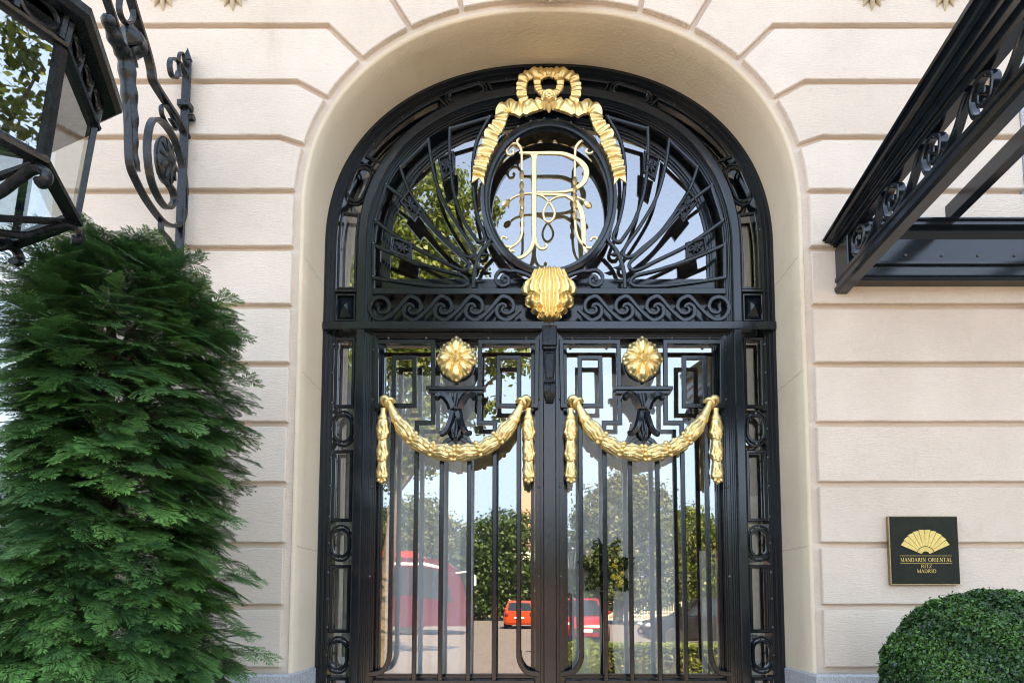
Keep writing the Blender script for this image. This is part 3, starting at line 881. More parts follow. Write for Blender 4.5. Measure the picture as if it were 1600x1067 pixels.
mg([(908, 222, 3), (917, 222.5, 3.4), (924, 226.5, 3.6), (927.5, 234, 3.6), (924.5, 240.5, 3.4), (918.5, 241, 3.4), (915.5, 237, 3.8), (918, 234.5, 4)])
mg([(899, 309, 4), (906, 311.5, 3.6), (913, 315, 4)])
mg([(797.5, 398, 3.4), (796, 391, 3), (799, 388, 3)])
mono = MB()
for k, s_ in enumerate(MG): stroke(mono, s_, 0.362 + 0.0007 * (k % 4), 0.374 + 0.0007 * (k % 4), .002)
for (x, y, a, L) in ((791, 319, 0.9, 8), (918, 321, -0.9, 8)):      # buds at the ends of the cross bar
    p = D(x, y); dx = math.cos(R(225) if a > 0 else R(-45)); dz = math.sin(R(225) if a > 0 else R(-45))
    pts = [(p[0] + dx * S * q, 0.368, p[1] + dz * S * q * 0.9) for q in (-8, -4, 0, 4, 8)]
    mono.tube(pts, [1.5 * S, 4 * S, 5 * S, 4.4 * S, 2 * S], 10, lambda u, an: 1 + 0.12 * math.cos(5 * an))
for (x, ys) in ((815.3, (275, 292, 305, 318, 335)), (898, (285, 298, 310, 322, 338))):   # leaf sheaths on the uprights
    for k, y in enumerate(ys):
        p = D(x, y); mono.tube([(p[0], 0.366, p[1] + 7 * S), (p[0], 0.364, p[1] + 2 * S), (p[0], 0.364, p[1] - 3 * S), (p[0], 0.366, p[1] - 8 * S)], [1.8 * S, 3.6 * S, 3.2 * S, 1.5 * S], 8, lambda u, an: 1 + .15 * math.cos(4 * an))
mono.build("monogram", 'pale_gold', screen, smooth=40, label="pale gold R monogram with curled H flourishes")
# gilded ribbon bow
def ribbon(pts, widths, pleat, amp=0.010, y0=0.335, k=10, thick=0.006, tail=False, pleat_len=0.028):
    path = resample(spline([D(*q) for q in pts], k), 0.0035)
    L = len(path); off = normals(path, False); mb = MB(); V = []; F = []; nt_ = 8
    s_ = 0; last = path[0]
    for i, q in enumerate(path):
        s_ += math.dist(q, last); last = q
        u = i / (L - 1) * (len(widths) - 1); j = min(int(u), len(widths) - 2); wd = (widths[j] + (widths[j + 1] - widths[j]) * (u - j)) * S
        ph = 2 * math.pi * s_ / pleat_len + 1.1 * math.sin(s_ * 31) + .7 * math.sin(s_ * 73 + 1)
        for t_ in range(nt_ + 1):
            f_ = t_ / nt_ * 2 - 1
            pf = ph + f_ * (1.5 * math.sin(s_ * 23 + 1) + .3)
            tri = 2 * abs(((pf / (2 * math.pi)) % 1.0) ** 0.8 * 2 - 1) - 1
            sk = .75 * math.sin(pf) + 0.55 * tri + 0.35 * math.sin(0.41 * pf + 1)
            h = wd / 2 * (1 + 0.10 * math.sin(ph * 1.0 + (1.2 if f_ > 0 else -0.4)))
            skew = 0.35 * f_ * pleat_len * 0.25 * math.sin(ph)
            V.append((q[0] + off[i][0] * h * f_, y0 - amp * (0.5 + 0.5 * sk) * (1 - 0.25 * f_ * f_) - 0.004 * (1 - f_ * f_), q[1] + off[i][1] * h * f_))
    W_ = nt_ + 1; n0 = len(V)
    V += [(x, y + thick + amp * 0.8, z) for x, y, z in V]
    for i in range(L - 1):
        for t_ in range(nt_):
            a = i * W_ + t_
            F += [(a, a + 1, a + W_ + 1, a + W_), (n0 + a, n0 + a + W_, n0 + a + W_ + 1, n0 + a + 1)]
        a = i * W_; F.append((a, a + W_, n0 + a + W_, n0 + a)); a = i * W_ + nt_; F.append((a, n0 + a, n0 + a + W_, a + W_))
    F.append(tuple(range(W_)) + tuple(n0 + k_ for k_ in range(W_ - 1, -1, -1)))
    e = (L - 1) * W_; F.append(tuple(e + k_ for k_ in range(W_ - 1, -1, -1)) + tuple(n0 + e + k_ for k_ in range(W_)))
    return mb.add(V, F)
bow = ribbon([(862, 158), (873, 147), (875, 134), (868, 126), (852, 122), (834, 123), (819, 131), (815, 147), (818, 163), (826, 173)], [9, 11, 12, 13, 15, 17, 17, 16, 16, 15], 1, amp=.014, pleat_len=.034)
a_, b_ = both(bow, "ribbon_loop", 'gold', screen, smooth=60)
tail = ribbon([(856, 164), (843, 170), (826, 176), (810, 178), (797, 175), (785, 181), (783, 194), (778, 205), (770, 216), (766, 230), (758, 246), (753, 262), (748, 281)], [12, 20, 22, 23, 21, 21, 19, 24, 23, 23, 22, 21, 20], 1, amp=.019, pleat_len=.044)
both(tail, "ribbon_tail", 'gold', screen, smooth=60)
p1 = dp((739.5, 277), (757, 281), (757.5, 296), (749, 285), (737.5, 292.5))
mb = MB(); mb.plate(p1, 0.334, 0.343, 0.002); both(mb, "ribbon_end", 'gold', screen)
mb = MB(); c = D(860, 161)
mb.v = []; mb.lathe([(13 * S, 0.335), (13 * S, 0.322), (11 * S, 0.317), (9.3 * S, 0.320), (8 * S, 0.320), (6.6 * S, 0.313), (5 * S, 0.318), (3.6 * S, 0.318), (3 * S, 0.309), (1 * S, 0.306)], (0, c[1]), 20, 'Y')
for k in (-1, 0, 1):
    x, z = 0 + k * 7 * S, D(860, 177 - abs(k) * 4)[1]
    mb.tube([(k * 4 * S, .330, z + 9 * S), (x, .322, z), (x * 1.0, .330, z - 9 * S)], [5 * S, 7 * S, 1.5 * S], 10)
mb.build("ribbon_knot", 'gold', screen, smooth=45)
# gilded shell at the foot of the oval
def relief(cx, ztop, H, hw, hfun, y0, nu=48, nv=40, skew=None):
    V = []; F = []
    for j in range(nv + 1):
        v_ = j / nv
        for i in range(nu + 1):
            u = i / nu * 2 - 1
            dz = 0 if skew is None else skew(u, v_)
            V.append((cx + hw(v_) * u, y0 - hfun(u, v_), ztop - v_ * H + dz))
    W_ = nu + 1; n0 = len(V)
    for j in range(nv):
        for i in range(nu):
            a = j * W_ + i; F.append((a, a + W_, a + W_ + 1, a + 1))
    border = [i for i in range(W_)] + [j * W_ + nu for j in range(1, nv + 1)] + [nv * W_ + i for i in range(nu - 1, -1, -1)] + [j * W_ for j in range(nv - 1, 0, -1)]
    V += [(V[b][0], y0 + 0.01, V[b][2]) for b in border]
    nb = len(border)
    for k in range(nb): F.append((border[k], border[(k + 1) % nb], n0 + (k + 1) % nb, n0 + k))
    F.append(tuple(n0 + k for k in range(nb))[::-1])
    return MB().add(V, F)
def lerp_tab(tab):
    def f(v_):
        for (a, x), (b, y) in zip(tab[:-1], tab[1:]):
            if v_ <= b: 
                q = (v_ - a) / (b - a); q = q * q * (3 - 2 * q)
                return x + (y - x) * q
        return tab[-1][1]
    return f
hw_ = lerp_tab([(0, 25), (0.18, 31), (0.30, 42), (0.40, 45), (0.49, 43), (0.53, 35), (0.58, 39), (0.69, 39), (0.76, 35), (0.79, 26), (0.83, 30), (0.89, 27), (0.915, 18), (0.96, 20), (1.0, 17)])
def hs(u, v_):
    au = abs(u)
    dome = 0.055 * (1 - au ** 2.2) ** 0.5 * (0.55 + 0.45 * math.sin(math.pi * min(1, v_ * 0.9 + 0.12)))
    fl = 0.013 * math.cos(u * math.pi * 6.5 * (1 - 0.18 * v_)) * (1 - 0.3 * au)
    if v_ > 0.5 and au > 0.4: fl += 0.008 * math.sin(v_ * 34 + au * 5)
    lip = 0.022 * math.exp(-((v_ - 0.95) / 0.05) ** 2) * (1 - au)
    rim = min(1, (1 - au) / 0.08) * min(1, v_ / 0.03) * min(1, (1 - v_) / 0.025 + 0.15)
    return max(0.001, (dome + fl + lip) * rim)
zt_, zb_ = D(860, 424)[1], D(860, 506)[1]
relief(0, zt_, zt_ - zb_, lambda v_: hw_(v_) * S, hs, 0.338, 90, 70, lambda u, v_: -0.02 * (abs(u) ** 2) * (0.35 - v_) ).build("shell_ornament", 'gold', screen, smooth=60)
# centre post with carved console
xc0, xc1 = -0.046, 0.046
mb = MB(); mb.sweep([(0, 0.05), (0, zt0 + .002)], [(-.036, .352), (-.031, .347), (.031, .347), (.036, .352), (.036, .366), (.046, .366), (.046, .376), (.052, .376), (.052, .47), (-.052, .47), (-.052, .376), (-.046, .376), (-.046, .366), (-.036, .366)])
mb.build("centre_post", 'iron', screen)
za, zb = D(860, 513)[1], D(860, 545)[1]
mb = MB(); mb.bbox(-.041, .041, .322, .36, zb, za, .006); mb.bbox(-.037, .037, .326, .36, zb - .018, zb - .002, .004)
z2 = D(860, 597)[1]
mb.plate([(-.034, zb - .02), (.034, zb - .02), (.026, z2), (-.026, z2)], .334, .36, .004)
mb.sweep([(-.024, zb - .035), (.024, zb - .035), (.019, z2 + .012), (-.019, z2 + .012)], bar(.006, .331, .336, .002), True)
mb.bbox(-.033, .033, .326, .36, z2 - .016, z2 - .001, .003)
z3 = D(860, 632)[1]
for k in range(-2, 3):
    mb.tube([(k * .012, .34, z2 - .018), (k * .0125, .318, z2 - .045), (k * .011, .322, z2 - .085), (k * .008, .338, z3)], [.008, .011, .010, .004], 8)
mb.build("post_console", 'iron_dull', screen, smooth=45)

# ================================================================== THE TWO DOOR LEAVES (drawn for the left leaf, mirrored for the right)
YB0, YB1 = 0.366, 0.386
def garland_disp(nseg):
    def f(u, a):
        q = (u * nseg) % 1.0
        env = 0.80 + 0.30 * math.sin(math.pi * q) ** 0.7
        k8 = (a * 7 / (2 * math.pi)) + .15 * math.sin(q * 9); row = q * 1.7; v_ = abs(((row + (0.5 if int(k8) % 2 else 0)) % 1.0) - .5) * 2; cx_ = abs((k8 % 1.0) - .5) * 2
        leaf = (0.30 * (1 - cx_ ** 2) * (0.3 + .7 * v_) - .10 * math.exp(-(cx_ / .14) ** 2) - .13) * math.sin(math.pi * min(1, q * 1.0)) ** .5 + .035 * math.cos(28 * a + 3 * math.sin(q * 11)) * math.sin(math.pi * q)
        return env + leaf
    return f
def build_leaf(s):
    side = "left" if s < 0 else "right"
    lab = {"left": "black iron door leaf with gold garland on the yew side, bus reflected in its glass", "right": "black iron door leaf with gold garland nearer the wall plaque, flowers showing through its glass"}[side]
    leaf = thing("entrance_door", (s * 0.52, YD, 0), lab, "door", "leaves of the double entrance door")
    def put(mb, name, mat, smooth=None, parent=None):
        mb = mb if s < 0 else mb.mirror()
        return mb.build(name, mat, parent or leaf, smooth=smooth)
    x0, x1 = -0.998, -0.054
    zt, zbm = zt0 - 0.003, 0.03
    zr = D(700, 1062)[1]
    mb = MB(); mb.sweep([(x0, zbm), (x1, zbm), (x1, zt), (x0, zt)], [(0, .388), (0.010, .388), (.010, .397), (.018, .397), (.018, .408), (.026, .408), (.026, .475), (0, .475)], True)
    fr = put(mb, "leaf_frame", 'iron')
    mb = MB(); mb.bbox(x0 + .026, x1 - .026, .40, .475, zr - .10, zr, .006); put(mb, "lock_rail", 'iron')
    mb = MB(); mb.bbox(x0 + .026, x1 - .026, .43, .46, zbm + .026, zr - .10, .004); put(mb, "kick_panel", 'iron')
    mb = MB(); mb.add([(x0 + .02, YG, zr - .02), (x1 - .02, YG, zr - .02), (x1 - .02, YG, zt - .02), (x0 + .02, YG, zt - .02)], [(0, 1, 2, 3)]); put(mb, "glass_pane", 'glass')
    mb = MB(); mb.sweep([(x0 + .028, zr + .002), (x1 - .028, zr + .002), (x1 - .028, zt - .028), (x0 + .028, zt - .028)], [(0, .452), (.014, .452), (.014, .462), (.022, .462), (.022, .478), (0, .478)], True); put(mb, "glazing_bead", 'iron')
    # key-pattern bars, left half then its twin about the leaf's own axis
    ax = D(713, 620)[0]
    def tw(path): return [(2 * ax - q[0], q[1]) for q in path][::-1]
    w_ = 7.2 * S
    key = dp((677, 606), (677, 534.5), (588, 534.5), (588, 634), (648, 634), (648, 559), (615.5, 559), (615, 640))
    xb = [D(615, 640)[0], D(652, 660)[0], D(691, 700)[0]]
    zend = D(611, 1026)[1]
    key[-1] = (xb[0], zend); key[-2] = (xb[0], key[-2][1])
    for pth, nm in ((key, "key_bar"),):
        for q in (pth, tw(pth)):
            mb = MB(); mb.sweep(q, bar(w_, YB0, YB1, .003)); put(mb, nm, 'iron')
    step_ = [D(677, 617), D(677, 660.5), (xb[1], D(652, 660.5)[1]), (xb[1], zr)]
    for q in (step_, tw(step_)):
        mb = MB(); mb.sweep(q, bar(w_, YB0, YB1, .003)); put(mb, "stepped_bar", 'iron')
    mid = spline([D(712, 677), D(707, 683), D(698, 689)], 5) + [(xb[2], D(691, 697)[1]), (xb[2], zr)]
    for q in (mid, tw(mid)):
        mb = MB(); mb.sweep(q, bar(w_, YB0 + .0006, YB1, .003)); put(mb, "centre_bar", 'iron')
    foot = spline([(xb[0] - .002, D(611, 1020)[1]), (xb[0] - .004, D(608, 1030)[1]), (xb[0] - .022, D(601, 1042)[1]), (xb[0] - .052, D(592, 1050)[1]), (x0 + .012, D(579, 1053)[1])], 6)
    for q in (foot, tw(foot)):
        mb = MB(); mb.sweep(q, bar(w_ * 1.1, YB0 - .002, YB1 - .001, .003)); put(mb, "foot_scroll", 'iron', 40)
    # shelf
    za, zb = D(713, 606)[1], D(713, 612)[1]; zc2 = D(713, 617.5)[1]
    xa, xb_ = D(667, 610)[0], D(759.5, 610)[0]
    mb = MB(); mb.bbox(xa, xb_, .335, .388, zb, za, .003); mb.bbox(xa + .012, xb_ - .012, .345, .387, zc2, zb - .001, .003); put(mb, "shelf", 'iron')
    # acanthus pedestal
    T, B = D(713, 617)[1], D(713, 690)[1]
    hwp = lerp_tab([(0, 20), (0.12, 18), (0.30, 11), (0.36, 7.5), (0.38, 8.5), (0.42, 8.5), (0.45, 8), (0.6, 11.5), (0.75, 15), (0.88, 12), (1.0, 5)])
    mb = relief(ax, T, T - B, lambda v_: hwp(v_) * S, lambda u, v_: max(.002, .030 * (1 - u * u) ** .5 + .004 * math.cos(u * 11 + v_ * 6)), .366, 26, 40)
    for q in (-1, 1):
        t1 = [(ax + q * a * S, y, D(713, b)[1]) for a, b, y in ((6, 640, .35), (10, 630, .342), (17, 622, .336), (24, 620, .334), (28.5, 623, .336), (28, 629, .340))]
        mb.tube(spline(t1, 4), [.022] * 8 + [.021] * 5 + [.018] * 5 + [.015, .011, .006], 10, lambda u, an: 1 + .10 * math.cos(5 * an))
        t2 = [(ax + q * a * S, y, D(713, b)[1]) for a, b, y in ((4, 646, .345), (7.5, 660, .338), (12, 672, .336), (18, 679, .336), (22, 680, .340), (22, 676, .344))]
        sp_ = spline(t2, 4); mb.tube(sp_, [.020 - .008 * i / len(sp_) for i in range(len(sp_))], 10, lambda u, an: 1 + .10 * math.cos(5 * an))
    zq = D(713, 640.5)[1]
    mb.lathe([(.020, zq - .010), (.026, zq - .006), (.027, zq), (.026, zq + .006), (.020, zq + .010)], (ax, .352), 14)
    mb.sphere((ax, .345, D(713, 679)[1]), .014, 8, 6)
    mb.tube([(ax, .35, D(713, 682)[1]), (ax + .003, .35, D(713, 692)[1]), (ax - .004, .352, D(713, 699)[1]), (ax + .002, .354, D(713, 704)[1])], [.013, .009, .006, .002], 8)
    put(mb, "acanthus_pedestal", 'iron', 50)
    # rosette with disc behind
    c = D(713, 563)
    mb = MB(); cz = D(713, 568)[1]
    mb.lathe([(.03, .40), (.100, .40), (.106, .392), (.106, .372), (.100, .364), (.03, .364)], (ax, cz), 36, 'Y'); mb.box(ax - .012, ax + .012, .374, .386, D(713, 607)[1], cz - .10)
    put(mb, "rosette_disc", 'iron', 40)
    V = []; F = []; nr, na = 26, 128
    for j in range(nr + 1):
        for i in range(na):
            a = 2 * math.pi * i / na + math.pi / 2; rr = j / nr
            lobe = abs(math.cos(4 * (a - math.pi / 2)))
            l8 = math.cos(8 * (a - math.pi / 2))
            out = 0.945 + 0.050 * l8 + 0.03 * math.cos(24 * (a - math.pi / 2)) * 0.6 + 0.05 * math.cos(4 * (a - math.pi / 2))
            q = rr
            pet = 0.5 + 0.5 * l8
            h = 0.034 - 0.026 * q ** 2
            h += 0.013 * pet * math.sin(math.pi * min(1, q * 1.05)) - 0.007 * math.exp(-(l8 - 1) ** 2 / 0.01) * (0.25 < q < 0.9)
            h += 0.004 * math.cos(24 * (a - math.pi / 2)) * q
            h += 0.012 * math.exp(-((q - 0.72) / 0.13) ** 2) * pet
            if q < 0.24: h = 0.046 - 0.02 * abs(q - 0.13) / 0.12 + (0.010 if q < 0.1 else 0)
            if j == nr: h = 0.002
            V.append((ax + math.cos(a) * 31.5 * S * out * q, 0.362 - h, c[1] + math.sin(a) * 36.5 * S * out * q))
    for j in range(nr):
        for i in range(na):
            k = (i + 1) % na; F.append((j * na + i, j * na + k, (j + 1) * na + k, (j + 1) * na + i))
    put(MB().add(V, F), "rosette", 'gold', 70)
    # garland
    gp = [(612, 640, 6.2), (617, 650, 6.5), (622, 657, 9.5), (632, 671, 11.0), (645, 686, 11.2), (662, 699, 11.4), (683, 707.5, 11.8), (713, 712, 12.3)]
    full = gp + [(1426 - a, b, c_) for a, b, c_ in gp[:-1][::-1]]
    sp_ = resample(spline([(*D(a, b), c_ * S) for a, b, c_ in full], 8), 0.003)
    Ls = len(sp_)
    cut0 = next(i for i, q in enumerate(sp_) if q[1] < D(700, 659)[1])
    body = sp_[cut0:Ls - cut0]
    mb = MB(); mb.tube([(q[0], .338 - .02 * math.sin(math.pi * i / len(body)), q[1]) for i, q in enumerate(body)], [q[2] for q in body], 84, garland_disp(6))
    for k in range(1, 6):                       # berries at each tie
        q = body[int(len(body) * k / 6)]; q2 = body[int(len(body) * k / 6) + 1]
        tx, tz = q2[0] - q[0], q2[1] - q[1]; l = math.hypot(tx, tz); tx /= l; tz /= l
        yy = .338 - .02 * math.sin(math.pi * k / 6)
        for e in (-0.85, -0.3, 0.3, 0.85):
            mb.sphere((q[0] - tz * q[2] * e + random.uniform(-.004, .004), yy - q[2] * .93 * math.cos(e * 1.2), q[1] + tx * q[2] * e), .0145, 8, 6)
            if k == 3: mb.sphere((q[0] - tz * q[2] * e + .02 * tx * (1 if e > 0 else -1), yy - q[2] * 1.0 * math.cos(e), q[1] + tx * q[2] * e), .0145, 8, 6)
    put(mb, "garland", 'gold', 60)
    for tws in (False, True):                   # plain horn, ring and hook at each end of the garland
        f2 = (lambda a, b: D(1426 - a, b)) if tws else (lambda a, b: D(a, b))
        mb = MB()
        mb.tube([(*f2(625, 661)[:1], .336, f2(625, 661)[1]), (f2(621.5, 656)[0], .335, f2(621.5, 656)[1]), (f2(620.5, 654)[0], .335, f2(620.5, 654)[1]), (f2(619, 651)[0], .334, f2(619, 651)[1]), (f2(614, 641)[0], .335, f2(614, 641)[1]), (f2(611, 634)[0], .336, f2(611, 634)[1])], [9.5 * S, 10 * S, 8.4 * S, 7.6 * S, 5.6 * S, 5 * S], 14)
        pts = [(f2(a, b)[0], y, f2(a, b)[1]) for a, b, y in ((612, 636, .335), (608, 628, .325), (603.5, 625.5, .325), (600, 627.5, .335), (600, 631, .35), (603, 634, .362))]
        mb.tube(spline(pts, 4), [5.2 * S] * 21, 10)
        pts = [(f2(a, b)[0], y, f2(a, b)[1]) for a, b, y in ((618, 630.5, .345), (614, 627.5, .323), (609, 629.5, .318), (606, 634, .322), (606.5, 638.5, .34), (609, 640, .352))]
        mb.tube(spline(pts, 4), [3.4 * S] * 21, 10)
        put(mb, "garland_hook", 'gold', 60)
        # hanging drop
        zs = [D(600, y)[1] for y in (641, 647, 651, 656, 657.5, 660)]
        xd = f2(600, 700)[0]
        prof = [(5.2 * S, zs[0]), (4.4 * S, zs[1]), (6.2 * S, zs[2]), (8.2 * S, zs[3]), (8.0 * S, zs[4]), (6.6 * S, zs[5])]
        mb = MB(); mb.lathe(prof[::-1], (xd, .342), 16)
        za_, zb_2 = D(600, 659)[1], D(600, 758)[1]
        L_ = 90
        def drad(u):
            q = (u * 3) % 1.0; k = int(min(2, u * 3))
            return (9.9 - 0.5 * k) * S * (0.66 + 0.40 * math.sin(math.pi * (0.12 + 0.80 * q)) ** 0.9) * (1 if u < .9 else max(.25, 1 - (u - .9) / .1 * .75))
        pts = [(xd, .342, za_ + (zb_2 - za_) * i / (L_ - 1)) for i in range(L_)]
        mb.tube(pts, [drad(i / (L_ - 1)) for i in range(L_)], 40, lambda u, a: garland_disp(3)(u, a) / (.80 + .30 * math.sin(math.pi * ((u * 3) % 1.0)) ** .7))
        for k in (1, 2, 3):
            z = za_ + (zb_2 - za_) * (k / 3 - .035)
            for e in (-1, 0, 1): mb.sphere((xd + e * 4.8 * S, .342 - (7.0 - 2.4 * abs(e)) * S, z + (.007 if e else -.003)), .0115, 8, 6)
        put(mb, "garland_drop", 'gold', 60)
    zz = [D(600, 528)[1]]
    for xx in (606, 665, 763, 822):
        q = D(xx, 526); bolt_at(leaf, q[0] * (1 if s < 0 else -1), .396, q[1], .008)
    for y_ in (545, 623, 760, 900): 
        q = D(583, y_); bolt_at(leaf, (x0 + .006) * (1 if s < 0 else -1), .388, q[1], .008); bolt_at(leaf, (x1 - .006) * (1 if s < 0 else -1), .388, q[1], .008)
    # long inner pull handle
    mb = MB(); xh = -0.115
    z1_, z0_ = D(830, 930)[1], 1.0
    mb.tube([(xh, .49, z1_), (xh, .54, z1_ + .005), (xh, .545, z1_ - .05), (xh, .545, z0_ + .05), (xh, .54, z0_), (xh, .49, z0_)], .016, 8); put(mb, "pull_handle", 'iron', 50)
    return leaf
build_leaf(-1); build_leaf(1)
bm_ = {}
for x, y, z, r, par in bolts:
    key = round(r, 4)
    if key not in bm_:
        m0 = MB(); m0.sphere((0, 0, 0), r, 8, 4, (1, .7, 1)); me = bpy.data.meshes.new("bolt"); me.from_pydata(m0.v, [], m0.f); me.materials.append(M['bolt'])
        me.polygons.foreach_set("use_smooth", [True] * len(me.polygons)); bm_[key] = me
    o = bpy.data.objects.new("bolt", bm_[key]); COL.objects.link(o)
    o.parent = par; o.location = (x - par.location.x, y - par.location.y, z - par.location.z)
# ================================================================== LANTERN AND ITS BRACKET
LX, LY = -1.80, -1.674
lant = thing("hanging_lantern", (LX, LY, 2.4), "large black octagonal glass lantern with wide roof eave hanging before the yew", "lantern")
L0 = R(-3)
def octo(r, z, n=8): return [(LX + r * math.cos(L0 + k * math.pi / 4), LY + r * math.sin(L0 + k * math.pi / 4), z) for k in range(n)]
def ringloft(mb, rings):
    V = []; F = []
    for r, z in rings: V += octo(r, z)
    for i in range(len(rings) - 1):
        for k in range(8):
            j = (k + 1) % 8; F.append((i * 8 + k, i * 8 + j, (i + 1) * 8 + j, (i + 1) * 8 + k))
    return mb.add(V, F)
Rt, zt_l, Rb, zb_l, Re, ze = 0.444, 3.060, 0.412, 2.755, 0.513, 3.147
mb = MB(); ringloft(mb, [(.40, ze - .012), (Re - .015, ze - .012), (Re, ze), (Re + .004, ze + .02), (Re - .02, ze + .03), (Re - .03, ze + .05), (.34, ze + .16), (.20, ze + .30), (.10, ze + .36), (.06, ze + .48), (.001, ze + .5)])
mb.build("lantern_roof", 'iron_dull', lant)
mb = MB(); ringloft(mb, [(Rt - .02, zt_l), (Rt + .012, zt_l), (Rt + .016, zt_l + .008), (Rt + .008, zt_l + .014), (Rt + .002, zt_l + .016), (Rt + .002, zt_l + .020), (Rt - .02, zt_l + .020), (Rt - .02, zt_l)]); mb.build("upper_rim", 'iron_dull', lant)
mb = MB(); ringloft(mb, [(.42, zt_l + .078), (.462, zt_l + .078), (.466, ze - .012), (.42, ze - .012)]); mb.build("frieze_rim", 'iron_dull', lant)
def face_pts(k, r0, z0, r1, z1):
    a, b = octo(r0, z0)[k], octo(r0, z0)[(k + 1) % 8]; c, d = octo(r1, z1)[(k + 1) % 8], octo(r1, z1)[k]
    return [Vector(q) for q in (a, b, c, d)]
def on_face(P, u, v, out=0.0):
    q = (P[0] * (1 - u) + P[1] * u) * (1 - v) + (P[3] * (1 - u) + P[2] * u) * v
    nrm = (P[1] - P[0]).cross(P[3] - P[0]).normalized()
    return q + nrm * out
for k in range(8):
    P = face_pts(k, Rt, zt_l + .018, .456, zt_l + .080)
    mb = MB()
    for c in (0.2, 0.5, 0.8):
        pts = [on_face(P, c + .13 * math.cos(a), .5 + .48 * math.sin(a), 0.002) for a in [2 * math.pi * i / 16 for i in range(17)]]
        mb.tube(pts, .0075, 6)
    for c in (0.03, .35, .65, .97):
        mb.tube([on_face(P, c, 0, .001), on_face(P, c, 1, .001)], .012, 6)
    mb.build("pierced_frieze", 'iron_dull', lant, smooth=50)
    P = face_pts(k, Rb, zb_l, Rt, zt_l)
    mb = MB(); mb.add([on_face(P, u, v, -.006) for u, v in ((0.03, 0), (.97, 0), (.97, 1), (.03, 1))], [(0, 1, 2, 3)]); mb.build("lantern_pane", 'lantern_glass', lant)
    mb = MB(); a = P[0]; b = P[3]; cd_ = Vector((LX, LY, 0))
    rad = (Vector((a.x, a.y, 0)) - cd_).normalized(); tg = Vector((-rad.y, rad.x, 0))
    V = []
    for e in (a, b):
        for q, h in ((-.017, -.012), (-.013, .004), (.013, .004), (.017, -.012)): V.append(e + tg * q + rad * h)
    mb.add(V, [(0, 1, 5, 4), (1, 2, 6, 5), (2, 3, 7, 6), (3, 0, 4, 7)]); mb.build("corner_post", 'iron_dull', lant)
    # sloping glass under the body
    P2 = face_pts(k, .20, zb_l - .075, Rb - .01, zb_l - .012)
    MB().add([on_face(P2, u, v) for u, v in ((0.02, 0), (.98, 0), (.98, 1), (.02, 1))], [(0, 1, 2, 3)]).build("lower_pane", 'lantern_glass', lant)
    q0 = Vector(octo(Rb - .005, zb_l - .012)[k]); q1 = Vector(octo(.20, zb_l - .077)[k])
    mb = MB(); mb.tube([q0, q1], .011, 6); mb.build("lower_rib", 'iron_dull', lant)
    # curled iron at each corner of the foot
    o = Vector(octo(1, 0)[k]) - Vector((LX, LY, 0)); o.normalize()
    base = Vector((LX, LY, zb_l))
    pr = [(.10, -.105), (.20, -.112), (.28, -.10), (.335, -.062), (.375, -.034), (.405, -.032), (.420, -.048), (.414, -.068), (.397, -.070)]
    pts = [base + Vector((o.x * a, o.y * a, b)) for a, b in spline(pr, 5)]
    mb = MB(); mb.tube(pts, [.010 + .003 * (i / len(pts)) for i in range(len(pts))], 8, flat=1.5); mb.build("foot_scroll", 'iron_dull', lant, smooth=50)
mb = MB(); ringloft(mb, [(Rb - .03, zb_l - .018), (Rb + .010, zb_l - .018), (Rb + .014, zb_l - .008), (Rb + .006, zb_l + .004), (Rb + .0, zb_l + .008), (Rb - .03, zb_l + .008), (Rb - .03, zb_l - .018)]); mb.build("lower_rim", 'iron_dull', lant)
mb = MB(); ringloft(mb, [(.001, zb_l - .13), (.06, zb_l - .12), (.12, zb_l - .10), (.205, zb_l - .083), (.205, zb_l - .073), (.001, zb_l - .073)]); mb.build("foot_boss", 'iron_dull', lant)
mb = MB(); mb.tube([(LX, LY, ze + .45), (LX, LY, ze + .95)], .016, 8); mb.build("hanging_rod", 'iron_dull', lant)

brk = thing("lantern_bracket", (-1.88, 0, 3.2), "black wrought iron scroll bracket fixed to the wall above the yew", "bracket")
BX = -1.88
def bp(x, y): return atX(x, y, BX)          # (Y, Z) in the bracket's own plane
T3 = lambda a, b, y: (BX + y, a, b)
za, zb = at(293, 110, 0)[1], at(293, 425, 0)[1]
mb = MB(); mb.bbox(BX - .022, BX + .022, -.075, -.058, zb, za, .004); mb.bbox(BX - .006, BX + .006, -.058, -.033, zb, za, .002); mb.build("wall_bar", 'iron_dull', brk)
mb = MB(); mb.add([(BX - .024, -.077, za), (BX + .024, -.077, za), (BX + .024, -.055, za), (BX - .024, -.055, za), (BX, -.066, za + .07)], [(0, 1, 4), (1, 2, 4), (2, 3, 4), (3, 0, 4), (0, 3, 2, 1)]); mb.build("bar_finial", 'iron_dull', brk)
def bstroke(name, pts, wd=.034, th=.013, k=6, smooth=40):
    mb = MB(); P = spline([bp(x, y) for x, y in pts], k)
    mb.sweep(P, bar(th, -wd / 2, wd / 2, .003), to3=T3); return mb.build(name, 'iron_dull', brk, smooth=smooth)
bstroke("ring_scroll", [(262, 287), (270, 300), (272, 315), (262, 325), (249, 312), (236, 282), (230, 240), (232, 205), (240, 187), (254, 192), (272, 218), (284, 258), (289, 300), (287, 335), (278, 352), (264, 352), (250, 342), (228, 312), (212, 282), (204, 262), (201, 238), (200, 190), (196, 130), (192, 90), (180, 40), (163, -10)], .036, .016)
bstroke("top_curl", [(279, 112), (275, 122), (268, 118), (265, 102), (268, 92), (277, 95), (287, 110), (292, 130)], .028, .011)
bstroke("small_curl", [(281, 120), (279, 98), (281, 84), (286, 85), (288, 95), (293, 112)], .02, .010)
bstroke("arm", [(292, 216), (280, 192), (262, 164), (244, 136), (238, 124), (236, 108), (228, 76), (216, 38), (203, -6)], .040, .022, 4, 30)
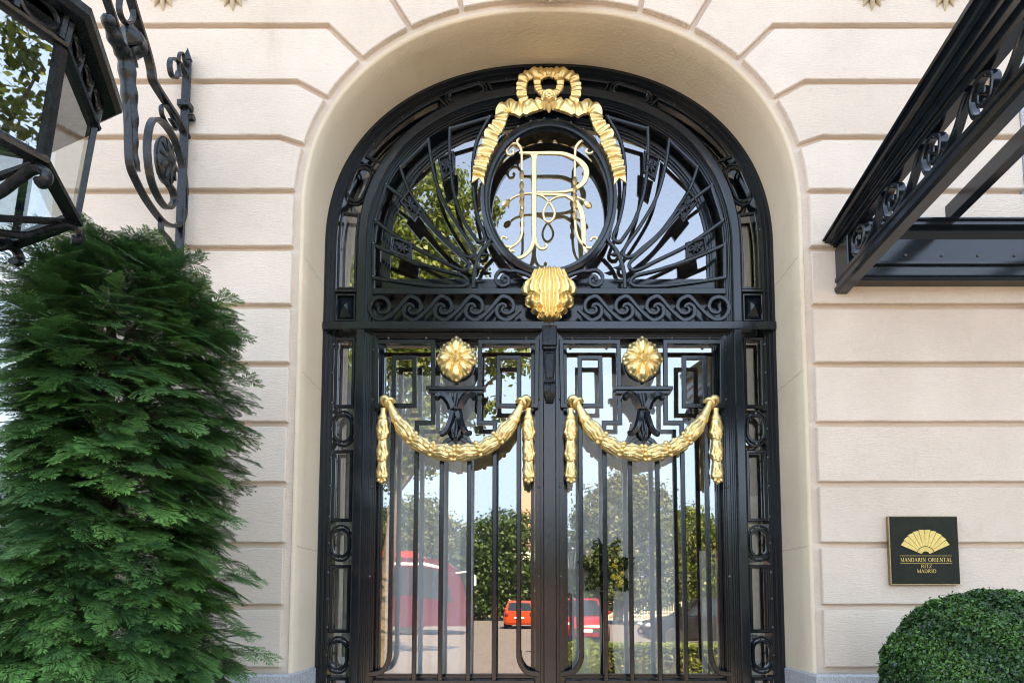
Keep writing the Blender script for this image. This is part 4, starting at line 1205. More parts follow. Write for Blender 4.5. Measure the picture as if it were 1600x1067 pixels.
bstroke("arm_curl", [(266, 186), (272, 196), (275, 200), (272, 203), (262, 196), (254, 182), (252, 168), (258, 165), (264, 172), (272, 188)], .024, .010)
bstroke("lower_stay", [(252, 342), (252, 360), (262, 372), (272, 388), (282, 406), (292, 430)], .026, .018, 3, 30)
bstroke("upper_loop", [(188, -6), (186, 12), (190, 28), (198, 37), (206, 32), (209, 18), (205, -4)], .026, .014)
c = bp(258, 252)
mb = MB(); mb.lathe([(.001, BX - .03), (.05, BX - .026), (.105, BX - .014), (.112, BX), (.105, BX + .014), (.05, BX + .03), (.02, BX + .045), (.001, BX + .05)], c, 20, 'X', cap=False)
mb.v = [(x, c[0] + (y - c[0]) * .75, c[1] + (z - c[1]) * 1.05) for x, y, z in mb.v]
for k in range(10):
    a = k * math.pi / 5
    mb.tube([(BX + .02, c[0] + math.cos(a) * q * .08, c[1] + math.sin(a) * q * .10) for q in (0.2, .6, 1.0)] , [.010, .016, .006], 6)
mb.build("flower_boss", 'iron_dull', brk, smooth=50)
# leaf sheath and bud on the arm
P = spline([bp(x, y) for x, y in ((168, 34), (178, 60), (194, 92), (200, 140), (204, 190), (207, 235), (212, 268))], 8)
mb = MB(); mb.tube([(BX + .004, a, b) for a, b in P], [.018 + .016 * math.sin(math.pi * min(1, i / len(P) * 1.05 + .1)) for i in range(len(P))], 10, lambda u, a: 1 + .12 * math.cos(3 * a) + .10 * math.sin(u * 50))
q = P[0]; mb.sphere((BX + .004, q[0], q[1]), .03, 10, 6); mb.build("leaf_sheath", 'iron_dull', brk, smooth=60)
P = spline([bp(x, y) for x, y in ((200, 38), (203, 50), (208, 64), (211, 76), (208, 86), (210, 96), (212, 106))], 5)
mb = MB(); mb.tube([(BX, a, b) for a, b in P], [.012 + .042 * max(0, math.sin(math.pi * min(1, i / len(P) * 1.45))) for i in range(len(P))], 12, lambda u, a: 1 + .14 * math.cos(5 * a + u * 6)); mb.build("bud", 'iron_dull', brk, smooth=60)
mb = MB(); P = [bp(286, 152), bp(286, 170)]
z0_ = bp(290, 172)[1]; mb.bbox(BX - .03, BX + .03, -.098, -.036, z0_, z0_ + .035, .004); mb.build("collar", 'iron_dull', brk)
z0_ = bp(290, 185)[1]; mb = MB(); mb.tube([(BX + .02, -.06, z0_), (BX + .045, -.06, z0_)], .018, 8); mb.build("bracket_bolt", 'iron_dull', brk, smooth=40)
mb = MB(); P = [bp(163, -10), (bp(163, -10)[0] - .35, bp(163, -10)[1] + .5), (LY, ze + .95)]
P = spline(P, 8); mb.sweep(P, bar(.022, -.016, .016, .003), to3=T3); mb.build("outer_arm", 'iron_dull', brk, smooth=40)

# ================================================================== CANOPY ON THE RIGHT
can = thing("glass_canopy", (1.47, 0, 3.2), "black iron canopy frame with scrolled side fascia projecting from the wall at right", "canopy")
KX = 1.47
KZ0, KZ1 = at(1320, 455, 0)[1], at(1308, 392, 0)[1]
KP = lambda x, y: atX(x, y, KX)
mb = MB()
zt2, zb2 = at(1500, 347, -0.10)[1], at(1500, 450, -0.02)[1]
zm2 = at(1480, 413, -0.10)[1]
pr = [(-.034, zb2), (-.10, zb2), (-.112, zb2 + .012), (-.10, zb2 + .03), (-.10, zm2 - .01), (-.118, zm2 - .006), (-.118, zm2 + .006), (-.092, zm2 + .010), (-.088, zt2 - .085), (-.10, zt2 - .07), (-.115, zt2 - .055), (-.105, zt2 - .04), (-.13, zt2 - .03), (-.13, zt2 - .014), (-.145, zt2 - .008), (-.145, zt2), (-.034, zt2)]
n_ = len(pr)
V = [(KX + .02, y, z) for y, z in pr] + [(4.9, y, z) for y, z in pr]
F = [(i, (i + 1) % n_, n_ + (i + 1) % n_, n_ + i) for i in range(n_)] + [tuple(range(n_))[::-1], tuple(n_ + i for i in range(n_))]
mb.add(V, F).build("wall_beam", 'iron', can)
for px in (1416, 1473, 1530, 1587):
    x, z = at(px, 398, -.10); mb = MB(); mb.sphere((x, -.092, z), .008, 8, 5); mb.build("rivet", 'bolt', can, smooth=60)
# side fascia in the plane X = KX, running out from the wall
T3K = lambda a, b, y: (KX + y, a, b)
YO = -2.3
rs = -.046                                        # the side rises a little outwards
def rz(y, z0): return z0 + rs * (y + .034)
lo = [(-.034, rz(-.034, 3.137)), (YO, rz(YO, 3.137))]
mb = MB(); mb.sweep(lo[::-1], [(0, -.026), (.014, -.036), (.030, -.036), (.040, -.024), (.056, -.024), (.062, -.032), (.078, -.032), (.078, .028), (.040, .024), (.030, .034), (.014, .034), (0, .026)], to3=T3K); mb.build("bottom_rail", 'iron', can)
a0, a1 = KP(1304, 388), KP(1556, 0)
sl = (a1[1] - a0[1]) / (a1[0] - a0[0])
def top_z(y): return a0[1] + sl * (y - a0[0])
steps = [(0, .03), (0, -.02), (.18, -.02), (.20, -.035), (.42, -.035), (.44, -.05), (.60, -.05), (.63, -.065), (.72, -.08), (.75, -.075), (.86, -.075), (.88, -.09), (.985, -.09), (1.0, -.082), (1.0, .05)]
V = []; ns_ = len(steps)
for y in (-.034, YO):
    za_, zb_3 = rz(y, 3.372), top_z(y)
    V += [(KX + dx, y, za_ + (zb_3 - za_) * fq) for fq, dx in steps]
F = [(i, (i + 1) % ns_, ns_ + (i + 1) % ns_, ns_ + i) for i in range(ns_)] + [tuple(range(ns_))[::-1], tuple(ns_ + i for i in range(ns_))]
MB().add(V, F).build("cornice_rail", 'iron', can)
up = [(-.034, top_z(-.034)), (YO, top_z(YO))]
KZ0 = 3.137
mb = MB(); mb.plate([(-.034, rz(0, 3.215)), (-.17, rz(-.17, 3.215)), (-.17, rz(-.17, 3.37)), (-.034, rz(0, 3.37))], -.028, .03, .004, to3=T3K); mb.build("end_panel", 'iron', can)
h = .153
for i in range(8):
    yc = -.26 - i * .30; zc_ = rz(yc, 3.217) + h * .5; r = h * .47
    pts = [(yc + math.cos(R(a)) * r * q, zc_ + math.sin(R(a)) * r * q) for a, q in ((-30, .12), (60, .22), (150, .36), (230, .50), (310, .66), (30, .80), (80, .90), (120, .97), (165, 1.0), (215, 1.0), (250, 1.0))]
    pts = [(2 * yc - q[0], q[1]) for q in pts]
    pts = [(q[0], q[1]) for q in pts] + [(yc - .01, rz(yc, 3.217) + .012), (yc - .08, rz(yc, 3.217) + .035), (yc - .14, rz(yc, 3.29)), (yc - .19, rz(yc, 3.352)), (yc - .22, rz(yc, 3.375))]
    mb = MB(); mb.sweep(spline(pts, 5), bar(.018, -.018, .018, .004), to3=T3K); mb.build("fascia_scroll", 'iron', can, smooth=40)
# rafters under the glass and the roof panes
for xr in (1.98, 2.75, 3.5, 4.3):
    z0_ = zt2 + .0
    mb = MB(); y0_, y1_ = -.13, YO
    zz = lambda y: zt2 - .02 + (y + .034) * (-.06)
    V = []
    for y in (y0_, y1_):
        for dx, dz in ((-.025, 0), (.025, 0), (.025, .075), (-.025, .075)): V.append((xr + dx, y, zz(y) + dz))
    mb.add(V, [(0, 1, 5, 4), (1, 2, 6, 5), (2, 3, 7, 6), (3, 0, 4, 7), (0, 3, 2, 1), (4, 5, 6, 7)]).build("rafter", 'iron', can)
mb = MB(); mb.bbox(KX + .04, 4.9, YO - .04, YO + .03, KZ0 + .03, up[1][1] - .02, .01); mb.build("front_beam", 'iron', can)

# ================================================================== WALL PLAQUE
q0, q1 = at(1388, 806, -.06), at(1501, 913.5, -.06)
plq = thing("wall_plaque", ((q0[0] + q1[0]) / 2, -.06, q1[1]), "square dark bronze hotel name plaque with gold fan emblem on the wall", "plaque")
cxp, czp = (q0[0] + q1[0]) / 2, (q0[1] + q1[1]) / 2; hp = (q1[0] - q0[0]) / 2; hq = (q0[1] - q1[1]) / 2
mb = MB(); mb.bbox(cxp - hp, cxp + hp, -.060, -.0335, czp - hq, czp + hq, .002); mb.build("backing_plate", 'brass', plq)
mb = MB(); mb.bbox(cxp - hp + .0045, cxp + hp - .003, -.0635, -.0605, czp - hq + .005, czp + hq - .0035, .001); mb.build("face_plate", 'bronze_plate', plq)
YP = -.0665
def PP(u, v): return (cxp - hp + u * 2 * hp, czp + hq - v * 2 * hq)     # plate coordinates, 0..1
fc = (0.508, .575)
for k in range(10):
    a0_, a1_ = R(157 - k * 13.4), R(157 - (k + 1) * 13.4 + 1.1)
    def rp(r, a): return PP(fc[0] + r * math.cos(a), fc[1] - r * math.sin(a))
    r0, ra, rb, r1o, r1i = .062, .128, .138, .375, .385
    o0, o1 = (.385, .372) if k < 5 else (.372, .385)
    MB().plate([rp(r0, a0_), rp(r0, a1_), rp(ra, a1_), rp(ra, a0_)], YP, -.0636).build("fan_stick", 'plate_gold', plq)
    MB().plate([rp(rb, a0_), rp(rb, a1_), rp(o1, a1_), rp(o0, a0_)], YP, -.0636).build("fan_blade", 'plate_gold', plq)
for v in (.578, .690):
    a, b = PP(.135, v), PP(.885, v); MB().box(a[0], b[0], YP, -.0636, a[1] - .0008, a[1] + .0008).build("rule_line", 'plate_gold', plq)
# serif capitals drawn as thick and thin strokes on a unit-high grid: (x0, z0, x1, z1, w)
TH, TN, SF = .13, .055, .05
GL = {
 'M': (0.95, [(.16, 0, .16, 1, TN), (.16, 1, .47, .05, TH), (.47, .05, .80, 1, TN), (.80, 0, .80, 1, TH), (.04, .025, .28, .025, SF), (.68, .025, .94, .025, SF), (.04, .975, .22, .975, SF), (.78, .975, .94, .975, SF)]),
 'A': (0.80, [(.12, 0, .40, 1, TN), (.40, 1, .68, 0, TH), (.22, .35, .58, .35, TN), (.01, .025, .25, .025, SF), (.56, .025, .80, .025, SF)]),
 'N': (0.85, [(.15, 0, .15, 1, TN), (.15, 1, .70, 0, TH), (.70, 0, .70, 1, TN), (.03, .025, .28, .025, SF), (.03, .975, .2, .975, SF), (.58, .975, .82, .975, SF)]),
 'D': (0.85, [(.18, 0, .18, 1, TH), (.18, .97, .45, .97, TN), (.45, .97, .68, .78, TH), (.68, .80, .72, .5, TH), (.72, .5, .68, .2, TH), (.68, .22, .45, .03, TH), (.18, .03, .45, .03, TN), (.05, .025, .3, .025, SF), (.05, .975, .3, .975, SF)]),
 'R': (0.80, [(.18, 0, .18, 1, TH), (.18, .97, .42, .97, TN), (.42, .97, .58, .84, TH), (.58, .86, .58, .66, TH), (.58, .68, .42, .52, TH), (.18, .52, .42, .52, TN), (.36, .52, .72, .02, TH), (.05, .025, .31, .025, SF), (.62, .025, .80, .025, SF), (.05, .975, .3, .975, SF)]),
 'I': (0.42, [(.20, 0, .20, 1, TH), (.06, .025, .34, .025, SF), (.06, .975, .34, .975, SF)]),
 'O': (0.92, [(.12, .3, .12, .7, TH), (.12, .68, .28, .92, TH), (.28, .92, .46, .98, TN), (.46, .98, .64, .92, TN), (.64, .92, .80, .68, TH), (.80, .7, .80, .3, TH), (.80, .32, .64, .08, TH), (.64, .08, .46, .02, TN), (.46, .02, .28, .08, TN), (.28, .08, .12, .32, TH)]),
 'E': (0.70, [(.18, 0, .18, 1, TH), (.18, .97, .58, .97, TN), (.18, .52, .48, .52, TN), (.18, .03, .60, .03, TN), (.58, .97, .58, .80, SF), (.60, .03, .60, .22, SF), (.48, .44, .48, .60, SF), (.05, .025, .2, .025, SF), (.05, .975, .2, .975, SF)]),
 'T': (0.76, [(.38, 0, .38, 1, TH), (.06, .97, .70, .97, TN), (.06, .97, .06, .80, SF), (.70, .97, .70, .80, SF), (.25, .025, .51, .025, SF)]),
 'L': (0.66, [(.18, 0, .18, 1, TH), (.18, .03, .58, .03, TN), (.58, .03, .58, .24, SF), (.05, .025, .2, .025, SF), (.05, .975, .31, .975, SF)]),
 'Z': (0.70, [(.08, .97, .60, .97, TN), (.60, .97, .08, .03, TH), (.08, .03, .62, .03, TN), (.08, .97, .08, .80, SF), (.62, .03, .62, .22, SF)]),
 ' ': (0.55, [])}
def inscription(text, v, size, width):
    tot = sum(GL[ch][0] for ch in text); k = width / tot; x = .51 - width / 2
    mb = MB()
    for ch in text:
        wd, st = GL[ch]
        for n__, (xa, za, xb, zb, ww) in enumerate(st):
            p, q = PP(x + xa * k, v - za * size), PP(x + xb * k, v - zb * size)
            dx, dz = q[0] - p[0], q[1] - p[1]; l = math.hypot(dx, dz); h = ww * size * 2 * hq / 2 * 1.0
            nx, nz = -dz / l * h, dx / l * h
            y0_ = YP - .0001 * (n__ % 9)
            mb.add([(p[0] + nx, y0_, p[1] + nz), (q[0] + nx, y0_, q[1] + nz), (q[0] - nx, y0_, q[1] - nz), (p[0] - nx, y0_, p[1] - nz)], [(0, 1, 2, 3)])
        x += wd * k
    mb.build("lettering", 'plate_gold', plq, label="gold capitals reading " + text)
inscription("MANDARIN ORIENTAL", .665, .058, .745)
inscription("RITZ", .755, .050, .16)
inscription("MADRID", .825, .050, .28)
# ================================================================== PLANTING BY THE DOOR
def frames(dirs, ups):
    f = dirs / np.linalg.norm(dirs, axis=1, keepdims=True)
    s = np.cross(ups, f); s /= np.maximum(1e-6, np.linalg.norm(s, axis=1, keepdims=True))
    u = np.cross(f, s)
    return np.stack([f, s, u], axis=2)          # columns: forward, side, up
def yew_spray(seed, L=0.15, nside=5):
    r = random.Random(seed); Q = []; T = []
    def twig(p0, ang, length, npair, base_u):
        for k in range(npair):
            u = (k + 0.5) / npair
            x = p0[0] + math.cos(ang) * length * u; y = p0[1] + math.sin(ang) * length * u
            nl = 0.030 * (1 - 0.55 * u ** 3) * r.uniform(.85, 1.1)
            for sg in (-1, 1):
                a = ang + sg * (R(62) - R(28) * u) + r.uniform(-.12, .12)
                w = 0.0024; lift = r.uniform(-.004, .005)
                d = (math.cos(a), math.sin(a)); n_ = (-d[1], d[0])
                dr = lambda q: -2.2 * (q[0] ** 2)
                pts = [(x, y), (x + d[0] * nl * .45 + n_[0] * w, y + d[1] * nl * .45 + n_[1] * w), (x + d[0] * nl, y + d[1] * nl), (x + d[0] * nl * .45 - n_[0] * w, y + d[1] * nl * .45 - n_[1] * w)]
                zz = (0, lift * .5 + .001, lift, lift * .5 + .001)
                Q.append([(q[0], q[1], dr(q) + z_) for q, z_ in zip(pts, zz)])
                T.append([min(1, base_u + (1 - base_u) * u * .9)] * 4)
        w = .0012; e = (p0[0] + math.cos(ang) * length, p0[1] + math.sin(ang) * length)
        Q.append([(p0[0], p0[1] - w, -2.2 * p0[0] ** 2), (e[0], e[1] - w * .4, -2.2 * e[0] ** 2), (e[0], e[1] + w * .4, -2.2 * e[0] ** 2), (p0[0], p0[1] + w, -2.2 * p0[0] ** 2)]); T.append([.15] * 4)
    twig((0, 0), 0, L, 16, 0.0)
    for k in range(nside):
        u = 0.12 + 0.62 * k / max(1, nside - 1); sg = 1 if k % 2 else -1
        twig((L * u, 0), sg * R(r.uniform(28, 48)), L * (0.62 - .38 * u) * r.uniform(.8, 1.1), 9, .15)
    return np.array(Q), np.array(T)
def scatter(templates, pos, dirs, ups, scale, tint, tspread=0.55):
    outV, outT = [], []
    Mx = frames(dirs, ups); pick = rng.integers(0, len(templates), len(pos))
    for k, (Q, T) in enumerate(templates):
        m_ = pick == k
        if not m_.any(): continue
        W = np.einsum('nij,qvj->nqvi', Mx[m_] * scale[m_][:, None, None], Q) + pos[m_][:, None, None, :]
        outV.append(W.reshape(-1, 4, 3))
        outT.append(np.clip(tint[m_][:, None, None] * (1 - tspread) + tspread * T[None] * (0.35 + tint[m_][:, None, None]), 0, 1).reshape(-1, 4))
    return np.concatenate(outV), np.concatenate(outT)
yew = thing("yew_tree", (-1.76, -0.76, 0), "dense dark green columnar yew tree with flat needle sprays beside the lantern bracket", "tree")
YC = np.array([-1.78, -0.76])
def yr(z):
    return np.interp(z, [0.2, 0.6, 1.2, 1.9, 2.4, 2.65, 2.8, 2.9, 3.0], [.40, .42, .43, .44, .44, .41, .34, .22, .08])
nS = 4700
z = rng.uniform(0.75, 2.97, nS * 2)
keep = rng.uniform(0, 1, nS * 2) < yr(z) / .57; z = z[keep][:nS]; nS = len(z)
az = rng.uniform(0, 2 * np.pi, nS)
lump = 1 + 0.10 * np.sin(az * 3 + z * 5) + 0.08 * np.sin(az * 7 - z * 11) + .05 * np.sin(z * 23 + az * 2)
lump = lump + (rng.uniform(0, 1, nS) < .07) * rng.uniform(.05, .2, nS)
lump = lump * (1 - .55 * np.clip(-np.cos(az), 0, 1) * np.interp(z, [1.3, 2.0], [0, 1]))
rad = yr(z) * lump * np.sqrt(rng.uniform(.28, 1.0, nS)) - .06
pos = np.stack([YC[0] + np.cos(az) * rad, YC[1] + np.sin(az) * rad, z], 1)
da = az + rng.normal(0, .55, nS); el = rng.normal(.08, .18, nS) + np.interp(z, [2.4, 2.9], [0, .5])
dirs = np.stack([np.cos(da) * np.cos(el), np.sin(da) * np.cos(el), np.sin(el)], 1)
ups = np.stack([rng.normal(0, .28, nS) + .30 * np.cos(az), rng.normal(0, .28, nS) + .30 * np.sin(az), np.ones(nS)], 1)
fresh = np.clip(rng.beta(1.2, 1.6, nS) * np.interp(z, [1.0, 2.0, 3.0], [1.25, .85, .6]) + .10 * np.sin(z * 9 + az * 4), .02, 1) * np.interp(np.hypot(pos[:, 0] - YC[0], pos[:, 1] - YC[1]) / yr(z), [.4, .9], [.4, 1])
tmpl = [yew_spray(k, L=.15 + .015 * (k % 3), nside=4 + k % 3) for k in range(6)]
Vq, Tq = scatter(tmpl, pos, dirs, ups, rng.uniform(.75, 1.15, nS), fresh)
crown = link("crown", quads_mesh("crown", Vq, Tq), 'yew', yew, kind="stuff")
# long leader shoots that break the outline
nL = 46; zL = rng.uniform(2.2, 3.15, nL); aL = rng.uniform(-2.6, .6, nL)
mb = MB(); mb.tube([(YC[0], YC[1], 0), (YC[0] + .02, YC[1], .8), (YC[0], YC[1], 1.8), (YC[0] + .01, YC[1], 2.9)], [.07, .055, .04, .01], 9)
for k in range(60):
    zz = rng.uniform(.7, 2.65); a = rng.uniform(0, 6.28); rr = yr(zz) * rng.uniform(.6, .95)
    mb.tube([(YC[0], YC[1], zz - .12), (YC[0] + math.cos(a) * rr * .5, YC[1] + math.sin(a) * rr * .5, zz), (YC[0] + math.cos(a) * rr, YC[1] + math.sin(a) * rr, zz + .06)], [.012, .008, .003], 5)
mb.build("trunk", 'twig', yew, smooth=60)
mb = MB(); rng2 = np.random.default_rng(3)

def leaf_quads(pos, nrm, size, rr, aspect=.55, fold=.25):
    n = len(pos)
    ref = rr.normal(size=(n, 3)); nrm = nrm / np.linalg.norm(nrm, axis=1, keepdims=True)
    a = np.cross(nrm, ref); a /= np.linalg.norm(a, axis=1, keepdims=True); b = np.cross(nrm, a)
    s = (size * rr.uniform(.7, 1.3, n))[:, None]
    V = np.stack([pos - a * s * .5, pos + b * s * aspect * .5 + nrm * s * fold * .3, pos + a * s * .5 + nrm * s * fold * .2, pos - b * s * aspect * .5 + nrm * s * fold * .3], 1)
    return V
bxC = np.array([2.06, -0.62, 0.92]); bxR = 0.40
c_ = at(1548, 1078, -.62); bxC[0] = c_[0]; bxC[2] = c_[1]
boxb = thing("boxwood_ball", (bxC[0], bxC[1], 0), "clipped round dark green boxwood bush under the wall plaque", "bush")
nB = 120000
d = rng.normal(size=(nB, 3)); d /= np.linalg.norm(d, axis=1, keepdims=True)
lumps = 1 + .010 * np.sin(d[:, 0] * 9 + d[:, 2] * 7) + .018 * np.sin(d[:, 1] * 13 + d[:, 0] * 11) + .012 * np.sin(d[:, 2] * 17 + d[:, 1] * 5) + .012 * np.sin(d[:, 0] * 31 + d[:, 2] * 27)
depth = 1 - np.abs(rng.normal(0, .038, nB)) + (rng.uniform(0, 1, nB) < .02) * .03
P = bxC + d * (bxR * lumps * depth)[:, None]
nr_ = d + rng.normal(0, .75, (nB, 3))
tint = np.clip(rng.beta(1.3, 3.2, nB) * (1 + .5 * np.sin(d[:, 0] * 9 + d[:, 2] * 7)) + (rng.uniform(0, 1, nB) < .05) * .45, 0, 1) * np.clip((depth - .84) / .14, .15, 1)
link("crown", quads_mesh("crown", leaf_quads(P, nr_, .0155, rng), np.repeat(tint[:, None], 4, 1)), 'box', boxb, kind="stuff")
mb = MB(); mb.sphere(tuple(bxC), bxR * .86, 24, 16); mb.tube([(bxC[0], bxC[1], 0), (bxC[0], bxC[1], .6)], .04, 8); mb.build("trunk", 'twig', boxb, smooth=60)

# ================================================================== THE STREET OPPOSITE (seen back in the glass)
def SY(L): return 2 * YG - CAM[1] - L           # world Y of a spot whose light path from the lens is L
def SX(px, L): return CAM[0] + (px - CX) / FPX * L
def SZ(py, L): return CAM[2] + (934.9 - py) / FPX * L
def tree(name, label, base, trunk_h, tr, blobs, leaf, n, size, group=None, bend=(0, 0)):
    t_ = thing(name, (base[0], base[1], 0), label, "tree", group)
    mb = MB(); top = (base[0] + bend[0], base[1] + bend[1], trunk_h)
    mb.tube([(base[0], base[1], -.02), (base[0] + bend[0] * .3, base[1] + bend[1] * .3, trunk_h * .4), top], [tr * 1.25, tr, tr * .7], 10)
    for c, r in blobs:
        mb.tube([(top[0], top[1], top[2] * .92), ((top[0] + c[0]) / 2, (top[1] + c[1]) / 2, (top[2] + c[2]) / 2 + .1), c], [tr * .55, tr * .35, tr * .1], 6)
    mb.build("trunk", 'bark', t_, smooth=60)
    rr = np.random.default_rng(abs(hash(label)) % 1000 if False else len(label) * 7 + n)
    P = []; Nn = []; T = []
    tot = sum(r ** 2 for c, r in blobs)
    for c, r in blobs:
        k = int(n * r ** 2 / tot)
        ncl = max(6, int(k / 45))
        cd2 = rr.normal(size=(ncl, 3)); cd2 /= np.linalg.norm(cd2, axis=1, keepdims=True)
        cp = np.array(c) + cd2 * (r * rr.uniform(.45, 1.02, ncl) ** .6)[:, None] * np.array([1, 1, .85])
        ct = rr.uniform(.1, .8, ncl)
        idx = rr.integers(0, ncl, k)
        off_ = rr.normal(size=(k, 3)) * r * .15
        P.append(cp[idx] + off_); Nn.append(off_ / r + rr.normal(0, .12, (k, 3)) + np.array([0, 0, .08])); T.append(np.clip(ct[idx] + rr.normal(0, .18, k), 0, 1))
    P = np.concatenate(P); Nn = np.concatenate(Nn); T = np.concatenate(T)
    link("crown", quads_mesh("crown", leaf_quads(P, Nn, size, rr, .75), np.repeat(T[:, None], 4, 1)), leaf, t_, kind="stuff")
    return t_
def blob(px, py, L, r, dy=0): return ((SX(px, L), SY(L) + dy, SZ(py, L)), r)
L = 17
tree("plane_tree", "tall plane tree on the pavement edge, reflected in the left door glass", (SX(598, L), SY(L)), 4.6, .16,
     [blob(612, 700, L, .95, -.5), blob(640, 640, L, 1.15, -.3), blob(585, 560, L, 1.3, .5), blob(690, 560, L, .95, -.2), blob(745, 640, L, .55), blob(800, 560, L, .75, .2), blob(640, 450, L, 1.7), blob(585, 380, L, 1.5, -.8), blob(690, 390, L, 1.1, .4), blob(640, 310, L, 1.35), blob(725, 330, L, .8, .3), blob(690, 270, L, .8, -.3), blob(560, 470, L, 1.7)],
     'plane_leaf', 34000, .12, bend=(.25, -.2))
tx_, ty_ = 8.6, -2.7
tree("street_tree", "plane tree beside the hotel at right, caught in the lantern panes", (tx_, ty_), 3.6, .15, [((tx_, ty_, 5.2), 1.5), ((tx_ - 1.0, ty_ + .5, 4.6), 1.0), ((tx_ + .9, ty_ - .4, 6.0), 1.3), ((tx_ - .4, ty_ - .9, 6.6), 1.2), ((tx_ + .3, ty_ + .9, 7.4), 1.1)], 'plane_leaf', 4500, .14)
L = 52
G = "park trees across the street"
tree("park_tree", "dark rounded park tree left of the pink monument", (SX(775, L), SY(L)), 3.2, .3, [blob(760, 850, L, 2.1), blob(795, 835, L, 2.0), blob(775, 890, L, 2.4), blob(738, 890, L, 1.8), blob(815, 900, L, 1.8), blob(790, 935, L, 1.8), blob(750, 940, L, 1.6)], 'dark_leaf', 24000, .25, G)
L = 60
tree("park_tree", "broad olive park tree behind the coach", (SX(690, L), SY(L)), 4, .3, [blob(690, 850, L, 2.6), blob(650, 820, L, 3.0), blob(720, 870, L, 2.2), blob(610, 840, L, 3.0), blob(680, 910, L, 2.4), blob(625, 900, L, 2.6), blob(580, 860, L, 3.2)], 'olive_leaf', 24000, .3, G)
L = 44
tree("park_tree", "tall loose magnolia across the street right of the lamp post", (SX(965, L), SY(L)), 3.0, .28, [blob(965, 800, L, 2.4), blob(935, 830, L, 2.0), blob(1000, 800, L, 2.3), blob(980, 760, L, 1.5), blob(1020, 850, L, 2.2), blob(955, 870, L, 2.2), blob(1000, 900, L, 2.3), blob(915, 880, L, 1.5), blob(1030, 910, L, 1.7), blob(965, 925, L, 1.6)], 'olive_leaf', 28000, .24, G)
L = 70
tree("park_tree", "bright green park tree above the black car", (SX(1085, L), SY(L)), 4, .3, [blob(1075, 830, L, 2.8), blob(1105, 850, L, 3.0), blob(1060, 880, L, 2.6), blob(1120, 900, L, 2.8), blob(1090, 900, L, 2.6), blob(1140, 840, L, 2.6), blob(1180, 860, L, 3.2)], 'plane_leaf', 22000, .33, G)
L = 85
for k, (px, py) in enumerate(((860, 880), (905, 870), (560, 840), (1250, 860), (480, 850))):
    tree("park_tree", ["small far park tree between the monument and the magnolia", "far dark park tree just left of the magnolia", "far park tree beyond the plane tree trunk", "far park tree beyond the right sidelight", "far park tree left of the coach"][k], (SX(px, L), SY(L)), 3.5, .3, [blob(px, py, L, 3.2), blob(px - 22, py + 30, L, 2.8), blob(px + 24, py + 32, L, 2.8), blob(px, py + 50, L, 2.6)], 'dark_leaf', 9000, .42, G)
# far park hedge mass
nH = 9000
hp_ = np.stack([rng.uniform(-70, 80, nH), rng.uniform(SY(100), SY(92), nH), rng.uniform(0, 4.2, nH) * rng.uniform(.6, 1, nH)], 1)
link("far_shrubbery", quads_mesh("far_shrubbery", leaf_quads(hp_, rng.normal(size=(nH, 3)) + np.array([0, .6, .4]), 1.1, rng, .8), np.repeat(rng.uniform(0, 1, (nH, 1)), 4, 1)), 'dark_leaf', label="dark shrubbery along the far side of the park", cat="shrubs", kind="stuff")
# monument
L = 82; mx, my = SX(826, L), SY(L)
mon = thing("obelisk_monument", (mx, my, 0), "tall pink granite obelisk on a white stone pedestal in the park", "monument")
MB().add([(mx + a * r, my + b * r, z_) for z_, r in ((SZ(862, L), .92), (SZ(640, L), .62)) for a, b in ((-1, -1), (1, -1), (1, 1), (-1, 1))] + [(mx, my, SZ(625, L))],
         [(0, 1, 5, 4), (1, 2, 6, 5), (2, 3, 7, 6), (3, 0, 4, 7), (4, 5, 8), (5, 6, 8), (6, 7, 8), (7, 4, 8)]).build("shaft", 'pink_stone', mon)
mb = MB()
for z0_, z1_, r in ((-.02, 1.0, 3.2), (1.0, 3.4, 2.4), (3.4, 3.8, 2.7), (3.8, SZ(878, L), 1.7), (SZ(878, L), SZ(862, L), 1.35)): mb.bbox(mx - r, mx + r, my - r, my + r, z0_, z1_ - .002, .08)
mb.build("pedestal", 'white_stone', mon)
for a in (-1.4, 1.4):
    mb = MB(); mb.lathe([(.5, 3.8), (.55, 4.4), (.38, 5.0), (.48, 5.5), (.30, 6.0), (.14, 6.15), (.2, 6.35), (.1, 6.6)], (mx + a * 1.25, my + 1.9), 10); mb.build("statue", 'white_stone', mon, smooth=60)

